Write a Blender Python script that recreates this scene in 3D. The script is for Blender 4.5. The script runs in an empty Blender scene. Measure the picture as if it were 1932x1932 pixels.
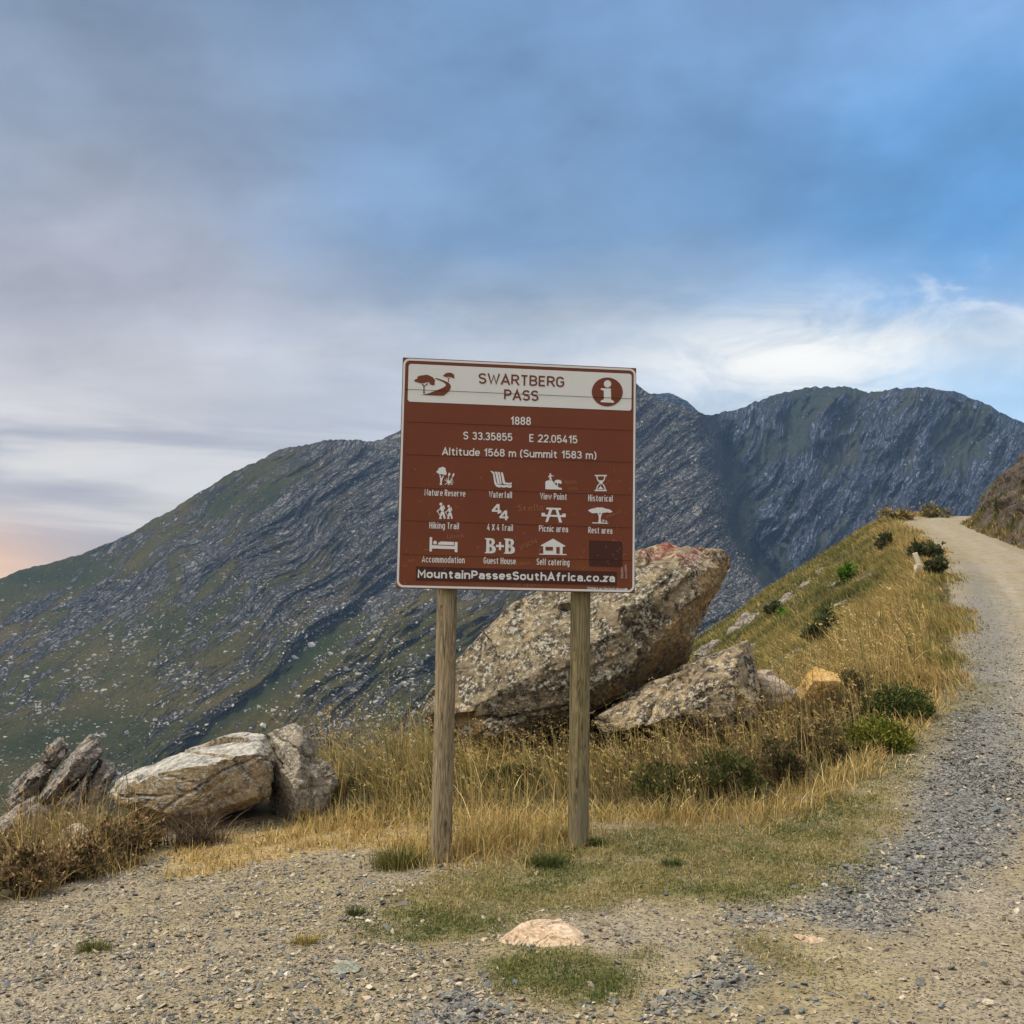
import bpy, bmesh, math, random
import numpy as np
from mathutils import Vector, Matrix
from mathutils.geometry import tessellate_polygon

rng = np.random.default_rng(11)
random.seed(11)
S = bpy.context.scene
C = S.collection
rad = math.radians

# ------------------------------------------------------------------ camera
EYE = np.array([0.0, 0.0, 1.6])
PITCH, ROLL, FPX, MID = rad(6.0), rad(0.87), 1932.0, 966.0   # measurements below are on a 1932 px wide print of the photo
FW = np.array([0, math.cos(PITCH), math.sin(PITCH)])
UP0 = np.array([0, -math.sin(PITCH), math.cos(PITCH)])
R0 = np.array([1.0, 0, 0])
RT = math.cos(ROLL) * R0 + math.sin(ROLL) * UP0
UPV = math.cos(ROLL) * UP0 - math.sin(ROLL) * R0
cd = bpy.data.cameras.new("camera")
cam = bpy.data.objects.new("camera", cd)
C.objects.link(cam)
cd.sensor_width = 36.0
cd.lens = 36.0
cd.clip_start = 0.05
cd.clip_end = 6000
cam.matrix_world = Matrix(((RT[0], UPV[0], -FW[0], EYE[0]), (RT[1], UPV[1], -FW[1], EYE[1]), (RT[2], UPV[2], -FW[2], EYE[2]), (0, 0, 0, 1)))
S.camera = cam


def ray(px, py):
    return FW + RT * ((px - MID) / FPX) - UPV * ((py - MID) / FPX)


def at(px, py, D):
    """the point of the place seen at a measured pixel, D metres ahead"""
    d = ray(px, py)
    return EYE + d * (D / d[1])


# ------------------------------------------------------------------ light, sky, exposure
SUN_EL, SUN_AZ = rad(58), rad(-105)      # azimuth from +Y (view direction) towards +X
EXPO = 1.02
S.view_settings.view_transform = 'Standard'
S.view_settings.look = 'None'
S.view_settings.exposure = EXPO
S.view_settings.gamma = 1.0
S.render.engine = 'CYCLES'
S.cycles.max_bounces = 6
S.cycles.diffuse_bounces = 3
S.cycles.volume_bounces = 0
S.cycles.transparent_max_bounces = 8
sl = bpy.data.lights.new("sun", 'SUN')
sl.energy = 2.3
sl.angle = rad(32)
sl.color = (1.0, 0.91, 0.77)
sun = bpy.data.objects.new("sun", sl)
C.objects.link(sun)
sdir = Vector((math.sin(SUN_AZ) * math.cos(SUN_EL), math.cos(SUN_AZ) * math.cos(SUN_EL), math.sin(SUN_EL)))
sun.rotation_euler = sdir.to_track_quat('Z', 'Y').to_euler()
sun.location = (0, 0, 60)


class Net:
    """small helper to write node maths"""
    def __init__(self, tree):
        self.t = tree
        self.n = tree.nodes
        self.l = tree.links

    def new(self, kind, **kw):
        n = self.n.new(kind)
        for k, v in kw.items():
            setattr(n, k, v)
        return n

    def put(self, sock, v):
        if isinstance(v, bpy.types.NodeSocket):
            self.l.new(v, sock)
        elif v is not None:
            if sock.type == 'RGBA' and len(v) == 3:
                v = (*v, 1)
            sock.default_value = v

    def m(self, op, a, b=None, c=None, clamp=False):
        n = self.new('ShaderNodeMath', operation=op, use_clamp=clamp)
        self.put(n.inputs[0], a)
        if b is not None: self.put(n.inputs[1], b)
        if c is not None: self.put(n.inputs[2], c)
        return n.outputs[0]

    def mix(self, f, a, b, blend='MIX'):
        n = self.new('ShaderNodeMix', data_type='RGBA', blend_type=blend)
        self.put(n.inputs[0], f)
        self.put(n.inputs[6], a)
        self.put(n.inputs[7], b)
        return n.outputs[2]

    def smooth(self, v, lo, hi, a=0.0, b=1.0):
        n = self.new('ShaderNodeMapRange', interpolation_type='SMOOTHSTEP')
        self.put(n.inputs[0], v)
        for i, x in enumerate((lo, hi, a, b)):
            n.inputs[i + 1].default_value = x
        return n.outputs[0]

    def ramp(self, f, stops, interp='LINEAR'):
        n = self.new('ShaderNodeValToRGB')
        cr = n.color_ramp
        cr.interpolation = interp
        while len(cr.elements) < len(stops):
            cr.elements.new(0.5)
        for e, (p, c) in zip(cr.elements, stops):
            e.position = p
            e.color = (*c, 1)
        self.put(n.inputs[0], f)
        return n.outputs[0]

    def noise(self, vec, scale, detail=4, rough=0.55, dist=0.0, out=0):
        n = self.new('ShaderNodeTexNoise')
        if vec is not None: self.put(n.inputs['Vector'], vec)
        n.inputs['Scale'].default_value = scale
        n.inputs['Detail'].default_value = detail
        n.inputs['Roughness'].default_value = rough
        n.inputs['Distortion'].default_value = dist
        return n.outputs[out]

    def voronoi(self, vec, scale, feature='F1', out='Distance', rnd=1.0):
        n = self.new('ShaderNodeTexVoronoi', feature=feature)
        if vec is not None: self.put(n.inputs['Vector'], vec)
        n.inputs['Scale'].default_value = scale
        n.inputs['Randomness'].default_value = rnd
        return n.outputs[out]

    def xyz(self, x, y, z):
        n = self.new('ShaderNodeCombineXYZ')
        for i, v in enumerate((x, y, z)):
            self.put(n.inputs[i], v)
        return n.outputs[0]

    def sep(self, v):
        n = self.new('ShaderNodeSeparateXYZ')
        self.put(n.inputs[0], v)
        return n.outputs

    def mapping(self, vec, scale=(1, 1, 1), rot=(0, 0, 0)):
        n = self.new('ShaderNodeMapping')
        self.put(n.inputs[0], vec)
        n.inputs['Rotation'].default_value = rot
        n.inputs['Scale'].default_value = scale
        return n.outputs[0]

    def attr(self, name, out='Fac'):
        n = self.new('ShaderNodeAttribute')
        n.attribute_name = name
        return n.outputs[out]

    def bump(self, h, strength, dist, normal=None):
        n = self.new('ShaderNodeBump')
        n.inputs['Strength'].default_value = strength
        n.inputs['Distance'].default_value = dist
        self.put(n.inputs['Height'], h)
        if normal is not None: self.put(n.inputs['Normal'], normal)
        return n.outputs[0]


def srgb(r, g, b):
    f = lambda c: c / 12.92 if c <= 0.04045 else ((c + 0.055) / 1.055) ** 2.4
    return tuple(f(x / 255.0) for x in (r, g, b))


def build_sky():
    w = bpy.data.worlds.new("World")
    S.world = w
    w.use_nodes = True
    N = Net(w.node_tree)
    N.n.clear()
    out = N.new('ShaderNodeOutputWorld')
    bg = N.new('ShaderNodeBackground')
    N.l.new(bg.outputs[0], out.inputs[0])
    sky = N.new('ShaderNodeTexSky', sky_type='NISHITA')
    sky.sun_disc = False
    sky.sun_elevation = SUN_EL
    sky.sun_rotation = SUN_AZ
    sky.altitude = 1500
    d = N.new('ShaderNodeTexCoord').outputs['Generated']
    x, y, z = N.sep(d)
    az = N.m('MULTIPLY', N.m('ARCTAN2', x, y), 57.29578)
    el = N.m('MULTIPLY', N.m('ARCSINE', z), 57.29578)
    # cloud layer overhead, seen in its own perspective
    k = N.m('DIVIDE', 1.0, N.m('ADD', N.m('MAXIMUM', z, 0.0), 0.16))
    cl = N.xyz(N.m('MULTIPLY', x, k), N.m('MULTIPLY', y, k), 0.0)
    n1 = N.noise(cl, 1.1, 5, 0.52, 0.3)
    n2 = N.noise(N.mapping(cl, (0.7, 1.6, 1), (0, 0, 0.35)), 2.6, 6, 0.6, 0.4)
    flat = N.xyz(N.m('MULTIPLY', az, 0.022), N.m('MULTIPLY', el, 0.26), 0.0)
    st = N.noise(flat, 1.0, 5, 0.55, 0.6)
    puff = N.noise(N.xyz(N.m('MULTIPLY', az, 0.07), N.m('MULTIPLY', el, 0.15), 3.0), 1.0, 6, 0.6, 0.5)
    puf2 = N.noise(N.xyz(N.m('MULTIPLY', az, 0.15), N.m('MULTIPLY', el, 0.30), 7.0), 1.0, 7, 0.62, 0.8)
    body = N.noise(N.xyz(N.m('MULTIPLY', N.m('ADD', az, N.m('MULTIPLY', el, 0.5)), 0.085), N.m('MULTIPLY', N.m('SUBTRACT', el, N.m('MULTIPLY', az, 0.22)), 0.15), 11.0), 1.0, 8, 0.58, 0.15)
    elw = N.m('ADD', el, N.m('ADD', N.m('MULTIPLY_ADD', n1, 7.0, -3.5), N.m('MULTIPLY_ADD', puff, 6.0, -3.0)))
    azw = N.m('ADD', az, N.m('MULTIPLY_ADD', n1, 16.0, -8.0))
    t = N.m('MULTIPLY', elw, 1 / 45.0, clamp=True)
    P = lambda e: max(e, 0) / 45.0
    left = N.ramp(t, [(P(0), srgb(248, 200, 156)), (P(2.6), srgb(240, 200, 166)), (P(4.6), srgb(214, 202, 192)), (P(7), srgb(200, 194, 190)),
                      (P(10.5), srgb(216, 209, 202)), (P(13.5), srgb(197, 190, 189)), (P(17), srgb(181, 177, 182)), (P(24), srgb(146, 158, 176)), (P(34), srgb(124, 146, 174)), (1, srgb(150, 168, 192))])
    mid = N.ramp(t, [(P(0), srgb(214, 218, 224)), (P(8), srgb(190, 204, 226)), (P(11.5), srgb(186, 194, 206)), (P(14.5), srgb(208, 212, 218)), (P(17), srgb(150, 168, 188)),
                     (P(21), srgb(120, 152, 188)), (P(26), srgb(116, 150, 190)), (P(34), srgb(114, 149, 190)), (1, srgb(146, 170, 200))])
    right = N.ramp(t, [(P(0), srgb(206, 230, 248)), (P(9), srgb(194, 226, 250)), (P(12), srgb(178, 214, 244)), (P(15), srgb(208, 222, 234)), (P(17.5), srgb(128, 176, 224)),
                       (P(20), srgb(92, 156, 216)), (P(25), srgb(102, 158, 214)), (P(29), srgb(120, 164, 214)), (P(34), srgb(134, 168, 214)), (1, srgb(150, 176, 214))])
    c = N.mix(N.smooth(azw, -25, 1), left, mid)
    c = N.mix(N.smooth(azw, 2, 25), c, right)
    # soft mottling of the cloud base
    mot = N.m('ADD', N.m('ADD', N.m('MULTIPLY_ADD', n2, 0.36, 0.82), N.m('MULTIPLY_ADD', n1, 0.34, -0.17)), N.m('MULTIPLY_ADD', puff, 0.30, -0.15))
    mot = N.m('ADD', mot, N.m('MULTIPLY', N.m('MULTIPLY_ADD', body, 0.95, -0.51), N.smooth(el, 6, 18, 0.35, 1.0)))
    c = N.mix(1.0, c, mot, 'MULTIPLY')
    # bright break in the cloud above the pass
    da = N.m('MULTIPLY', N.m('SUBTRACT', az, 15.5), 1 / 9.0)
    de = N.m('MULTIPLY', N.m('SUBTRACT', el, 14.3), 1 / 2.6)
    g = N.m('POWER', 2.718, N.m('MULTIPLY', N.m('ADD', N.m('MULTIPLY', da, da), N.m('MULTIPLY', de, de)), -1.0))
    g = N.m('MULTIPLY', g, N.smooth(puf2, 0.34, 0.62, 0.15, 1.0))
    pr = N.m('MULTIPLY', N.m('MULTIPLY', N.smooth(az, 12, 24), N.m('MULTIPLY', N.smooth(el, 10, 14), N.smooth(el, 20, 16.5))), N.smooth(puf2, 0.50, 0.68))
    c = N.mix(N.m('MULTIPLY', pr, 0.40), c, (0.95, 0.96, 0.97))
    c = N.mix(N.m('MULTIPLY', g, 0.95), c, (1.12, 1.08, 0.97))
    # evening glow at the far left horizon
    da = N.m('MULTIPLY', N.m('ADD', az, 29.0), 1 / 5.0)
    de = N.m('MULTIPLY', N.m('SUBTRACT', el, 1.8), 1 / 2.6)
    gl = N.m('POWER', 2.718, N.m('MULTIPLY', N.m('ADD', N.m('MULTIPLY', da, da), N.m('MULTIPLY', de, de)), -1.0))
    # long flat bands low on the left
    low = N.m('MULTIPLY', N.smooth(el, 13, 8), N.smooth(az, 2, -12))
    band = N.smooth(st, 0.40, 0.60)
    c = N.mix(N.m('MULTIPLY', low, N.m('MULTIPLY_ADD', band, -0.85, 0.85)), c, srgb(162, 159, 166))
    c = N.mix(N.m('MULTIPLY', low, N.m('MULTIPLY', band, 0.6)), c, srgb(234, 227, 216))
    c = N.mix(N.m('MULTIPLY', gl, 0.85), c, srgb(255, 196, 140))
    c = N.mix(1.0, c, (1.06 / 2 ** EXPO,) * 3, 'MULTIPLY')
    # unseen sky behind the viewer and overhead, made brighter to light the ground
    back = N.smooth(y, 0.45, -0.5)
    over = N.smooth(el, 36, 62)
    unseen = N.m('MAXIMUM', back, over)
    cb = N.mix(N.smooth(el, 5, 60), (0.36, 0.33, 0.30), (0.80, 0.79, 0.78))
    c = N.mix(unseen, c, cb)
    ns = N.mix(1.0, sky.outputs[0], (0.10, 0.10, 0.10), 'MULTIPLY')
    c = N.mix(0.06, c, ns)
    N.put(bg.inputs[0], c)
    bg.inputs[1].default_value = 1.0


build_sky()

# ------------------------------------------------------------------ helpers
def tag(o, label=None, cat=None, group=None, kind=None):
    if label: o['label'] = label
    if cat: o['category'] = cat
    if group: o['group'] = group
    if kind: o['kind'] = kind
    return o


def link(name, me, mat=None, parent=None, loc=None):
    o = bpy.data.objects.new(name, me)
    C.objects.link(o)
    if mat is not None and me is not None:
        me.materials.clear()
        me.materials.append(mat)
    if parent is not None: o.parent = parent
    if loc is not None: o.location = loc
    return o


def empty(name, loc=(0, 0, 0)):
    o = bpy.data.objects.new(name, None)
    C.objects.link(o)
    o.location = loc
    o.empty_display_size = 0.2
    return o


def fast_mesh(name, V, loops, sizes, cols=None, smooth=False, attrs=None):
    """mesh from numpy: V (n,3), loops flat vertex indices, sizes per face"""
    me = bpy.data.meshes.new(name)
    V = np.ascontiguousarray(V, np.float32)
    loops = np.ascontiguousarray(loops, np.int32).ravel()
    sizes = np.ascontiguousarray(sizes, np.int32)
    me.vertices.add(len(V))
    me.vertices.foreach_set('co', V.ravel())
    me.loops.add(len(loops))
    me.loops.foreach_set('vertex_index', loops)
    me.polygons.add(len(sizes))
    st = np.zeros(len(sizes), np.int32)
    st[1:] = np.cumsum(sizes)[:-1]
    me.polygons.foreach_set('loop_start', st)
    me.polygons.foreach_set('loop_total', sizes)
    me.polygons.foreach_set('use_smooth', np.full(len(sizes), smooth))
    if cols is not None:
        a = me.attributes.new('col', 'FLOAT_COLOR', 'POINT')
        c4 = np.ones((len(V), 4), np.float32)
        c4[:, :3] = cols
        a.data.foreach_set('color', c4.ravel())
    for k, v in (attrs or {}).items():
        v = np.asarray(v, np.float32)
        if v.ndim == 1:
            me.attributes.new(k, 'FLOAT', 'POINT').data.foreach_set('value', v)
        else:
            me.attributes.new(k, 'FLOAT_VECTOR', 'POINT').data.foreach_set('vector', v.ravel())
    me.update(calc_edges=True)
    me.validate()
    return me


def grid_faces(nr, nc, keep=None):
    i = np.arange(nr * nc, dtype=np.int32).reshape(nr, nc)
    q = np.stack([i[:-1, :-1], i[:-1, 1:], i[1:, 1:], i[1:, :-1]], -1).reshape(-1, 4)
    return q if keep is None else q[keep.ravel()]


_G = np.random.default_rng(5).normal(size=(256, 3))
_G /= np.linalg.norm(_G, axis=1)[:, None]
_P = np.random.default_rng(6).permutation(256)


def perlin(p):
    p = np.asarray(p, np.float64)
    i = np.floor(p).astype(np.int64)
    f = p - i
    u = f * f * f * (f * (f * 6 - 15) + 10)
    r = 0
    for a in (0, 1):
        ha = _P[(i[..., 0] + a) & 255]
        wa = u[..., 0] if a else 1 - u[..., 0]
        for b in (0, 1):
            hb = _P[(ha + i[..., 1] + b) & 255]
            wb = u[..., 1] if b else 1 - u[..., 1]
            for c in (0, 1):
                h = _P[(hb + i[..., 2] + c) & 255]
                wc = u[..., 2] if c else 1 - u[..., 2]
                g = _G[h]
                r = r + wa * wb * wc * (g[..., 0] * (f[..., 0] - a) + g[..., 1] * (f[..., 1] - b) + g[..., 2] * (f[..., 2] - c))
    return r


def fbm(p, oct=4, rough=0.5):
    p = np.asarray(p, np.float64)
    s, a, k = 0, 1.0, 1.0
    for o in range(oct):
        s = s + a * perlin(p * k + o * 17.3)
        a *= rough
        k *= 2.03
    return s


def ridged(p, oct=4, rough=0.5):
    s, a, k, t = 0, 1.0, 1.0, 0
    for o in range(oct):
        s = s + a * (1 - 2.2 * np.abs(perlin(p * k + o * 9.7)))
        t += a
        a *= rough
        k *= 2.03
    return s / t


def P3(x, y, z=0.0):
    x, y, z = np.broadcast_arrays(np.asarray(x, float), np.asarray(y, float), np.asarray(z, float))
    return np.stack([x, y, z], -1)


def sstep(x, a, b):
    t = np.clip((np.asarray(x, float) - a) / (b - a), 0, 1)
    return t * t * (3 - 2 * t)


def poly_sd(x, y, poly):
    """signed distance to a closed polygon, positive inside"""
    x = np.asarray(x, float)
    y = np.asarray(y, float)
    poly = np.asarray(poly, float)
    d = np.full(x.shape, 1e9)
    ins = np.zeros(x.shape, bool)
    for a, b in zip(poly, np.roll(poly, -1, 0)):
        e = b - a
        t = np.clip(((x - a[0]) * e[0] + (y - a[1]) * e[1]) / max(e @ e, 1e-9), 0, 1)
        d = np.minimum(d, np.hypot(x - a[0] - t * e[0], y - a[1] - t * e[1]))
        cr = (a[1] > y) != (b[1] > y)
        ins ^= cr & (x < (b[0] - a[0]) * (y - a[1]) / (b[1] - a[1] + 1e-12) + a[0])
    return np.where(ins, d, -d)


def line_d(x, y, pts):
    d = np.full(np.shape(x), 1e9)
    for a, b in zip(pts[:-1], pts[1:]):
        a = np.array(a, float)
        e = np.array(b, float) - a
        t = np.clip(((x - a[0]) * e[0] + (y - a[1]) * e[1]) / (e @ e), 0, 1)
        d = np.minimum(d, np.hypot(x - a[0] - t * e[0], y - a[1] - t * e[1]))
    return d


# ------------------------------------------------------------------ the lie of the land
EDGE = [(-60, 2.0), (-12, 6.2), (-6, 7.6), (-4, 8.3), (-2.5, 9.0), (-1.0, 9.9), (0.3, 11.3), (1.5, 11.9), (2.8, 11.7), (4.0, 12.2), (4.8, 13.2), (6.3, 16.6), (9.1, 23), (12.9, 33), (19.8, 54.5), (22.3, 59.3), (26.5, 62.6), (36, 64), (70, 66)]
ROADL = [(2.6, 0.5), (2.9, 5), (3.1, 7), (3.85, 9.1), (7.4, 16.6), (10.2, 23), (14.1, 33), (17.6, 43), (21.0, 54), (23.2, 58.3), (27, 61.2), (36, 62.5), (60, 64)]
ROADR = [(60, 60.5), (36, 58.6), (28.8, 57.3), (24.7, 53.5), (22.3, 47.5), (19.4, 39), (15.7, 28), (12, 17), (9.4, 9.5), (8.6, 0.5)]
ROAD = ROADL + ROADR
_gy = np.linspace(-60, 400, 4601)
_gr = np.interp(_gy, [-60, 0, 4, 6.5, 7.5, 9.1, 13, 16.6, 23, 30, 39, 54, 58, 62, 66, 400], [0.0, .04, .06, .13, .2, .36, .88, 1.43, 2.36, 3.46, 4.8, 7.0, 7.75, 8.3, 8.5, 8.5])
_gl = np.interp(_gy, [-60, 0, 4, 6.5, 8, 9, 11, 400], [0.0, .03, .05, .06, .08, .12, .2, .25])
_k = np.hanning(13); _k /= _k.sum()
_gr = np.convolve(np.pad(_gr, 6, 'edge'), _k, 'valid')
_gl = np.convolve(np.pad(_gl, 6, 'edge'), _k, 'valid')
_ex = np.array([e[0] for e in EDGE]); _ey = np.array([e[1] for e in EDGE])


def edge_sd(x, y):
    """distance beyond the lip of the road shelf (negative on the shelf)"""
    d = line_d(x, y, EDGE)
    return np.where(np.asarray(y) > np.interp(x, _ex, _ey), d, -d)


def ground_z(x, y, detail=True):
    x = np.asarray(x, float)
    y = np.asarray(y, float)
    w = np.maximum(sstep(x - (0.45 * y - 4.5), 0, 3.5), sstep(y, 10.5, 15))
    top = np.interp(y, _gy, _gr) * w + (np.interp(y, _gy, _gl) - 0.05 * np.clip(-x - 0.6, 0, 12)) * (1 - w)
    top = top + 0.09 * np.exp(-(((x - 0.6) / 0.9) ** 2 + ((y - 6.8) / 0.7) ** 2))
    top = top + 0.06 * np.exp(-(((x - 2.2) / 1.2) ** 2 + ((y - 8.6) / 1.0) ** 2))
    d = edge_sd(x, y)
    dd = np.clip(d + 0.3, 0, None)
    fall = np.sqrt(dd * dd + 0.25) - 0.5
    sl = 0.724 + 0.08 * sstep(-x, 0, 6)
    z = top - sl * fall
    if detail:
        out = sstep(d, -0.5, 2.5)
        z = z + 0.03 * fbm(P3(x / 2.2, y / 2.2), 2) + 0.012 * fbm(P3(x / 0.35, y / 0.35, 3), 3)
        z = z + out * (0.30 * fbm(P3(x / 3.1, y / 3.1, 8), 3) + 0.9 * fbm(P3(x / 14, y / 14, 4), 2) * sstep(d, 2, 12) + .55 * np.abs(perlin(P3(x / 4.2, y / 5.5, 14))) * sstep(d, .5, 3))
        rd = poly_sd(x, y, ROAD)
        z = z + 0.05 * sstep(rd, 0.0, 1.6) * sstep(y, 7, 14)
        rr = line_d(x, y, [(3.0, 7.4), (3.95, 9.1), (7.55, 16.6), (10.4, 23), (14.3, 33)])
        z = z + 0.05 * np.exp(-(rr / 0.45) ** 2)
    return np.maximum(z, -82.0 + 0 * z)


_Dm = np.exp(np.linspace(math.log(1.2), math.log(140), 900))


def gpt(px, py):
    """where the line of sight through a measured pixel meets the ground"""
    d = ray(px, py)
    d = d / d[1]
    pts = EYE + d * _Dm[:, None]
    h = pts[:, 2] - ground_z(pts[:, 0], pts[:, 1])
    k = np.argmax(h < 0)
    if h[k] >= 0: return None
    a, b = _Dm[k - 1], _Dm[k]
    for _ in range(18):
        m = 0.5 * (a + b)
        q = EYE + d * m
        if q[2] < ground_z(q[0], q[1]): b = m
        else: a = m
    return EYE + d * b


def gpoly(pts):
    return [tuple(gpt(*p)[:2]) for p in pts]


LAWN1 = gpoly([(690, 1775), (735, 1705), (820, 1665), (900, 1640), (1000, 1600), (1110, 1580), (1250, 1562), (1420, 1548), (1560, 1500), (1690, 1490), (1712, 1540), (1650, 1600), (1620, 1680), (1500, 1695), (1350, 1705), (1200, 1695), (1010, 1725), (910, 1765), (800, 1790)])
LAWN2 = gpoly([(890, 1815), (930, 1785), (1010, 1792), (1110, 1802), (1215, 1800), (1235, 1850), (1150, 1890), (1030, 1895), (940, 1862)])
LAWN3 = gpoly([(1330, 1770), (1420, 1755), (1500, 1775), (1590, 1810), (1560, 1850), (1450, 1850), (1370, 1810)])
STRAW = gpoly([(300, 1640), (300, 1600), (450, 1570), (620, 1545), (800, 1556), (860, 1600), (800, 1625), (700, 1600), (500, 1625), (330, 1660)])
VERGE = gpoly([(1560, 1500), (1610, 1430), (1700, 1390), (1760, 1330), (1830, 1285), (1895, 1290), (1890, 1325), (1800, 1360), (1745, 1440), (1700, 1500)])
GREY = gpoly([(1560, 1650), (1640, 1605), (1700, 1560), (1745, 1480), (1780, 1400), (1800, 1345), (1870, 1330), (1932, 1360), (1932, 1560), (1850, 1640), (1760, 1700), (1700, 1760), (1600, 1745), (1480, 1730), (1380, 1745), (1390, 1715), (1500, 1700)])
GREY2 = gpoly([(1390, 1790), (1440, 1830), (1330, 1905), (1240, 1925), (1250, 1890), (1330, 1850)])
GREY3 = gpoly([(860, 1890), (1040, 1905), (1040, 1928), (840, 1925)])
SHRUBL = gpoly([(-60, 1720), (60, 1690), (150, 1660), (250, 1640), (270, 1600), (220, 1572), (60, 1580), (-80, 1600)])
# ------------------------------------------------------------------ materials
def new_mat(name):
    m = bpy.data.materials.new(name)
    m.use_nodes = True
    N = Net(m.node_tree)
    b = N.n['Principled BSDF']
    b.inputs['Roughness'].default_value = 0.9
    b.inputs['Specular IOR Level'].default_value = 0.2
    return m, N, b


def obj_coord(N):
    return N.new('ShaderNodeTexCoord').outputs['Object']


def plain_mat(name, col, rough=0.7, var=0.12, scale=8, bump=0.0):
    m, N, b = new_mat(name)
    c = obj_coord(N)
    n = N.noise(c, scale, 5, 0.6)
    a = tuple(x * (1 - var) for x in col)
    d = tuple(min(1, x * (1 + var)) for x in col)
    N.put(b.inputs['Base Color'], N.mix(N.smooth(n, 0.3, 0.7), a, d))
    b.inputs['Roughness'].default_value = rough
    if bump: N.put(b.inputs['Normal'], N.bump(n, bump, 0.01))
    return m


def leaf_mat(name, trans=0.3, gain=1.0):
    """foliage and grass: each blade carries its own colour"""
    m = bpy.data.materials.new(name)
    m.use_nodes = True
    N = Net(m.node_tree)
    N.n.clear()
    o = N.new('ShaderNodeOutputMaterial')
    a = N.attr('col', 'Color')
    if gain != 1.0: a = N.mix(1.0, a, (gain,) * 3, 'MULTIPLY')
    d = N.new('ShaderNodeBsdfDiffuse')
    t = N.new('ShaderNodeBsdfTranslucent')
    N.put(d.inputs[0], a)
    N.put(t.inputs[0], a)
    x = N.new('ShaderNodeMixShader')
    x.inputs[0].default_value = trans
    N.l.new(d.outputs[0], x.inputs[1])
    N.l.new(t.outputs[0], x.inputs[2])
    N.l.new(x.outputs[0], o.inputs[0])
    return m


def ground_mat():
    m, N, b = new_mat('gravel_and_soil')
    c = obj_coord(N)
    big = N.noise(c, 0.55, 4, 0.55)
    midn = N.noise(c, 3.2, 5, 0.6)
    fine = N.noise(c, 26, 5, 0.65)
    grit = N.noise(c, 130, 3, 0.7)
    dirt = N.ramp(N.m('MULTIPLY_ADD', fine, 0.45, N.m('MULTIPLY', midn, 0.55)), [(0.30, (0.135, 0.105, 0.062)), (0.48, (0.235, 0.190, 0.104)), (0.62, (0.325, 0.266, 0.150)), (0.8, (0.42, 0.335, 0.21))])
    dirt = N.mix(N.smooth(big, 0.42, 0.66), dirt, N.ramp(fine, [(0.3, (0.17, 0.145, 0.11)), (0.7, (0.36, 0.305, 0.22))]))
    sv = N.mapping(N.mix(0.03, c, N.noise(c, 30, 3, .6, out=1)), (1, 1.7, 1.2), (0, 0, 0.3))
    cell = N.voronoi(sv, 44, 'F1', 'Color')
    dist = N.voronoi(sv, 44, 'F1', 'Distance')
    cs = N.sep(cell)
    stone = N.ramp(cs[0], [(0.0, (0.08, 0.08, 0.075)), (0.3, (0.16, 0.15, 0.125)), (0.6, (0.26, 0.225, 0.165)), (0.85, (0.36, 0.305, 0.22)), (1.0, (0.47, 0.42, 0.34))])
    has = N.m('MULTIPLY', N.m('GREATER_THAN', cs[1], 0.30), N.smooth(dist, 0.46, 0.34))
    dirt = N.mix(N.m('MULTIPLY', has, 0.88), dirt, stone)
    greyc = N.ramp(N.m('MULTIPLY_ADD', grit, 0.4, N.m('MULTIPLY', cs[2], 0.6)), [(0.2, (0.06, 0.064, 0.066)), (0.5, (0.15, 0.155, 0.155)), (0.8, (0.25, 0.25, 0.24))])
    col = N.mix(N.m('MULTIPLY', N.attr('grey'), 0.85), dirt, greyc)
    roadc = N.ramp(N.m('MULTIPLY_ADD', fine, 0.5, N.m('MULTIPLY', midn, 0.5)), [(0.3, (0.18, 0.155, 0.112)), (0.5, (0.30, 0.262, 0.195)), (0.7, (0.40, 0.352, 0.268))])
    col = N.mix(N.m('MULTIPLY', N.attr('road'), 0.8), col, roadc)
    lawn = N.ramp(N.m('MULTIPLY_ADD', midn, 0.6, N.m('MULTIPLY', fine, 0.4)), [(0.3, (0.065, 0.070, 0.025)), (0.5, (0.13, 0.118, 0.045)), (0.7, (0.25, 0.205, 0.095))])
    col = N.mix(N.attr('lawn'), col, lawn)
    straw = N.ramp(fine, [(0.3, (0.24, 0.17, 0.075)), (0.7, (0.42, 0.31, 0.15))])
    col = N.mix(N.attr('straw'), col, straw)
    hill = N.ramp(N.m('MULTIPLY_ADD', midn, 0.6, N.m('MULTIPLY', fine, 0.4)), [(0.3, (0.032, 0.029, 0.014)), (0.5, (0.065, 0.056, 0.026)), (0.7, (0.13, 0.10, 0.05))])
    col = N.mix(N.attr('hill'), col, hill)
    N.put(b.inputs['Base Color'], col)
    b.inputs['Roughness'].default_value = 0.95
    b.inputs['Specular IOR Level'].default_value = 0.1
    h = N.m('ADD', N.m('MULTIPLY', has, N.m('SUBTRACT', 0.45, dist)), N.m('MULTIPLY', fine, 0.5))
    n1 = N.bump(h, 1.0, 0.045)
    N.put(b.inputs['Normal'], N.bump(grit, 0.5, 0.006, n1))
    return m


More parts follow.
